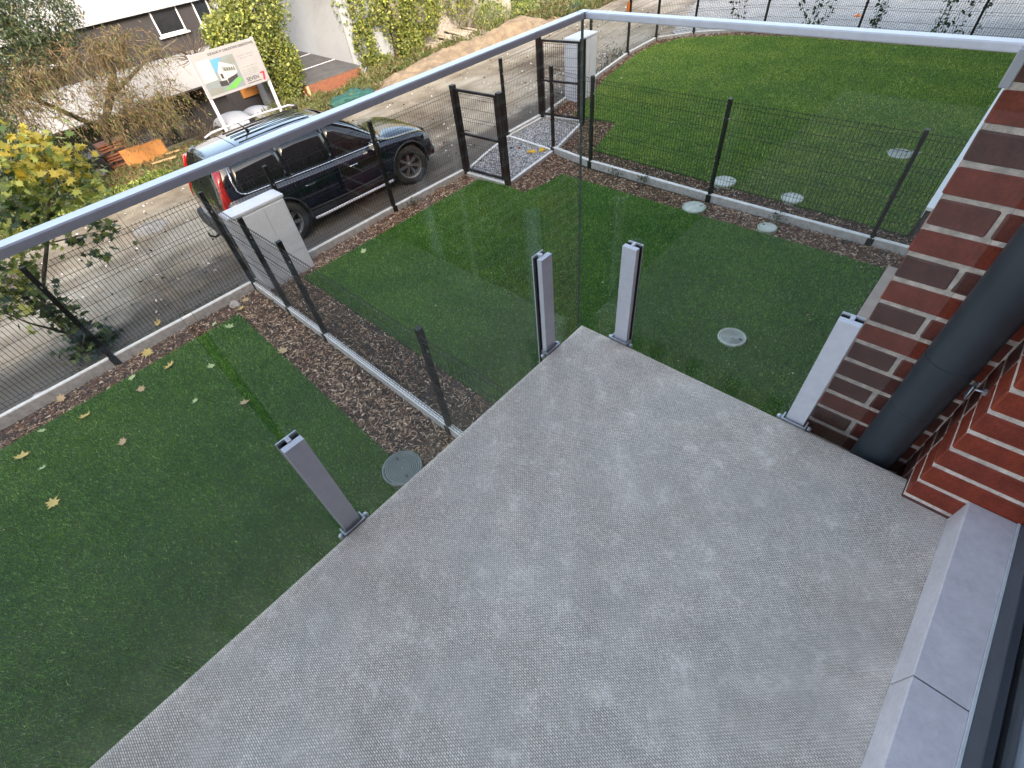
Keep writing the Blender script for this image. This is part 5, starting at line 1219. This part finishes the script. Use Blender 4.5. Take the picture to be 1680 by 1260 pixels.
# tiny pale flecks of litter
chips('lawn_litter', L2, .9, GZ + .02, (.03, .018, .004), [M['fallen_pale'], M['fallen_tan']], [.7, .3], 'tiny pale flecks of leaf litter on the middle lawn', 'litter')
chips('lawn_litter', L3, .15, GZ + .02, (.05, .03, .004), [M['fallen_pale']], [1.0], 'tiny pale flecks of leaf litter on the far lawn', 'litter')
chips('lawn_litter', [(-6.1, -.3), (-6.1, -4.5), (-2, -4.5), (-2, -.4)], .25, GZ + .02, (.03, .018, .004), [M['fallen_pale'], M['fallen_tan']], [.7, .3], 'tiny pale flecks of leaf litter on the left lawn', 'litter')

# ------------------------------------------------------------------ yard clutter across the road
def sandheap():
    pts = [(-13.7, 7.8), (-13.75, 9.5), (-13.9, 11.3), (-13.75, 13.2), (-13.6, 15.2), (-13.5, 16.6)]
    hs = [.04, .22, .30, .38, .52, .06]; xs = np.linspace(-15.4, -12.7, 54); ys = np.linspace(7.4, 17.2, 160); vs = []; fs = []
    for x in xs:
        for y in ys:
            h = float(np.interp(y, [p[1] for p in pts], hs)); c = -13.95 + .1 * math.sin(y); wd = .72 + .2 * math.sin(y * 1.3) + .15 * math.sin(y * 3.1)
            t = abs(x - c) / wd; z = h * max(0, 1 - t ** 1.5) if t < 1 else -.12 * (t - 1)
            z += .09 * noise.noise(Vector((x * 2.5, y * 2.5, 1))) + .04 * noise.noise(Vector((x * 8, y * 8, 4)))
            vs.append((x, y, ground_h(x, y) * .5 + RZ * .5 + z - (.06 if t > .95 else 0)))
    n = len(ys)
    for i in range(len(xs) - 1):
        for j in range(n - 1): fs.append((i * n + j, (i + 1) * n + j, (i + 1) * n + j + 1, i * n + j + 1))
    return tag(MB().add(vs, fs, 0, True).build('sand_heap', M['sand']), 'long heap of yellow sand along the far side of the road', 'sand heap')
sandheap()
def netting(label, c, r_, seed):
    bm = bmesh.new(); bmesh.ops.create_icosphere(bm, subdivisions=5, radius=1)
    for v in bm.verts:
        d = v.co.copy(); k = 1 + .28 * noise.noise(d * 2.1 + Vector((seed, 0, 0))) + .13 * noise.noise(d * 6 + Vector((0, seed, 0)))
        v.co = Vector((d.x * r_[0] * k, d.y * r_[1] * k, max(-.05, d.z * r_[2] * k)))
    me = bpy.data.meshes.new('netting_heap'); bm.to_mesh(me); bm.free(); me.materials.append(M['net'])
    for p in me.polygons: p.use_smooth = True
    o = bpy.data.objects.new('netting_heap', me); COL.objects.link(o); o.location = c; tag(o, label, 'netting')
netting('heap of green netting lying in the weeds in front of the shed', (-13.75, 7.15, ground_h(-13.75, 7.15)), (.40, .85, .30), 2)
netting('scrap of green netting in the grass beyond the sand heap', (-13.9, 18.6, ground_h(-13.9, 18.6)), (.35, .5, .3), 9)
def planks():
    r = thing('plank_pile', 'pile of weathered grey planks lying beside the ivy thicket', 'planks', (-17, 13.8, -3.55))
    rr = random.Random(4)
    for i in range(22):
        y = 12.3 + i * .145; z = -3.42 + .05 * rr.random() + (.12 if i > 11 else 0)
        m = Matrix.Translation((-16.4 + rr.gauss(0, .12), y, z)) @ Matrix.Rotation(rr.gauss(.12, .06), 4, 'Z') @ Matrix.Rotation(.1 + rr.gauss(0, .03), 4, 'Y')
        mb = MB().box((-1.1, -.055, -.015), (1.1, .055, .02), 0, m); mb.build('plank', M['old_wood'], r)
planks()
def clutter():
    # leaning orange sheet, shelves, bicycle, small planks
    t = thing('plywood_sheet', 'orange plywood sheet leaning on its long edge in front of the house', 'board', (-16.4, 1.7, -3.6))
    m = Matrix.Translation((-16.35, 1.25, -3.62)) @ Matrix.Rotation(-.22, 4, 'Y')
    MB().box((-.02, 0, 0), (.0, .55, .62), 0, m).build('sheet', M['osb'], t, bevel=.003); MB().box((-.024, .555, 0), (-.002, 1.12, .60), 0, m).build('sheet', M['osb'], t, bevel=.003)
    MB().box((.001, .06, .06), (.02, .26, .1), 0, m).build('handle_slot', M['rubber'], t)
    t = thing('crate_stack', 'small stack of brown slatted wooden crates behind the plywood sheet', 'crates', (-17.2, 1.4, -3.7))
    for k in range(3):
        for j in range(3): MB().box((-17.5, .95, -3.65 + k * .28 + j * .07), (-17.1, 1.65, -3.61 + k * .28 + j * .07)).build('slat', M['wood_red'], t)
        MB().box((-17.48, .97, -3.66 + k * .28), (-17.12, 1.63, -3.652 + k * .28)).build('crate_floor', M['wood_red'], t)
    for k, (x, y, a, lb) in enumerate([(-15.2, 1.9, .5, 'pale timber offcut lying on the bank, the longer of the two'), (-15.9, 2.35, .4, 'pale timber offcut leaning at the plywood sheet')]):
        o = MB().box((-.45 + .2 * k, -.05, -.015), (.45 - .2 * k, .05, .015)).build('timber_offcut', M['timber']); o.location = (x, y, ground_h(x, y) + .12); o.rotation_euler = (0, -.2, a); tag(o, lb, 'timber')
    t = thing('bicycle', 'old bicycle leaning in the shade in front of the dark house', 'bicycle', (-18.1, 3.0, ground_h(-18.1, 3.0)), .25)
    for y in (-.52, .52):
        wh = lpart(MB().tube([(0, y + .32 * math.cos(a), .33 + .32 * math.sin(a)) for a in np.linspace(0, 2 * PI, 33)], .016, 6, caps=False), 'wheel', M['rubber'], t)
        sp = MB()
        for k in range(14): a = PI * k / 14; sp.tube([(0, y + .31 * math.cos(a), .33 + .31 * math.sin(a)), (0, y - .31 * math.cos(a), .33 - .31 * math.sin(a))], .0025, 3)
        lpart(sp, 'spokes', M['steel'], wh)
    lpart(MB().tube([(0, -.52, .33), (0, -.05, .30), (0, .35, .82), (0, -.2, .85), (0, -.52, .33)], .016, 6).tube([(0, -.05, .3), (0, -.22, .95)], .015, 6).tube([(0, .52, .33), (0, .33, .98)], .014, 6), 'frame', M['rust'], t)
    lpart(MB().bbox((-.06, -.34, .95), (.06, -.10, 1.0), .02), 'saddle', M['rubber'], t); lpart(MB().tube([(-.26, .28, 1.0), (-.1, .35, 1.0), (.1, .35, 1.0), (.26, .28, 1.0)], .012, 6), 'handlebar', M['steel'], t)
    # rubbish bags
    for k, (x, y, s_, mt, lb) in enumerate([(-16.6, .2, .22, 'net', 'small blue green plastic bag on the ground beside the plywood sheet'), (-16.9, .55, .2, 'rock', 'crumpled pale bag beside the plywood sheet')]):
        bm = bmesh.new(); bmesh.ops.create_icosphere(bm, subdivisions=3, radius=s_)
        for v in bm.verts: v.co *= 1 + .35 * noise.noise(v.co * 9 + Vector((k * 5, 0, 0))); v.co.z *= .7
        me = bpy.data.meshes.new('plastic_bag'); bm.to_mesh(me); bm.free(); me.materials.append(M[mt]); o = bpy.data.objects.new('plastic_bag', me); COL.objects.link(o); o.location = (x, y, ground_h(x, y) + .1); tag(o, lb, 'bag')
    t = thing('dark_container', 'dark grey bin box standing left of the plywood sheet', 'bin', (-17.0, .6, -3.75))
    MB().bbox((-17.5, .1, -3.9), (-16.9, .9, -3.1), .02).build('body', M['render_dark'], t); MB().box((-17.53, .07, -3.099), (-16.87, .93, -3.05)).build('lid', M['frame'], t)
clutter()
def rock(x, y, z, s_, label, seed, mt='rock'):
    bm = bmesh.new(); bmesh.ops.create_icosphere(bm, subdivisions=3, radius=s_)
    for v in bm.verts: v.co *= 1 + .5 * noise.noise(v.co / s_ * 1.3 + Vector((seed, 0, 0))); v.co.z *= .65
    me = bpy.data.meshes.new('rock'); bm.to_mesh(me); bm.free(); me.materials.append(M[mt]); o = bpy.data.objects.new('rock', me); COL.objects.link(o); o.location = (x, y, z); tag(o, label, 'rock')
rock(-8.6, 12.9, RZ + .06, .13, 'white rock beside the far corner of the street kerb', 1)
rock(-7.15, -2.75, RZ + .05, .09, 'larger pale stone on the road side of the kerb at the left edge', 2); rock(-7.1, -2.5, RZ + .04, .075, 'smaller pale stone on the road side of the kerb at the left edge', 3)
rock(-6.5, -.05, GZ + .0, .07, 'long pale stone lying against the inner face of the street kerb', 6)
# gloves and debris on the walk
def glove(x, y, rot, label):
    r = thing('work_glove', label, 'glove', (x, y, GZ + .02), rot)
    mb = MB().bbox((-.05, -.06, 0), (.05, .05, .03), .012); lpart(mb, 'palm', M['yellow'], r, bevel=.008)
    for i, (fx, l) in enumerate(((-.038, .06), (-.013, .075), (.012, .07), (.037, .055))): lpart(MB().tube([(fx, .045, .015), (fx * 1.2, .05 + l * .6, .025), (fx * 1.3, .05 + l, .012)], [.012, .012, .008], 6), 'finger', M['yellow'], r)
    lpart(MB().tube([(.045, -.02, .015), (.08, .01, .02), (.09, .035, .015)], [.013, .012, .008], 6), 'thumb', M['yellow'], r)
glove(-5.86, 6.62, .4, 'yellow work glove on the walk edge touching the fence post'); glove(-5.98, 6.48, 2.2, 'yellow work glove lying left of the other glove on the walk')
rock(-6.39, 6.5, GZ + .015, .04, 'small red brown brick fragment on the gravel walk', 11, 'brick_orange'); rock(-6.55, 6.42, GZ + .015, .035, 'small dark fragment on the gravel walk', 12, 'rubber')
# orange tag on the far post, orange cone on the paving
o = MB().box((-.03, -.045, -.12), (.025, .045, .12)).build('warning_tag', M['orange'], bevel=.01); o.location = (-8.0, 13.1, -1.72); tag(o, 'orange plastic tag strapped to the far corner fence post', 'tag')
t = thing('orange_marker', 'small orange marker lying on the block paving beyond the far fence', 'marker', (-3.7, 19.6, -2.98)); lpart(MB().lathe([(.11, .0), (.11, .015), (.05, .03), (.02, .07), (.001, .07)], 16), 'dome', M['orange'], t)
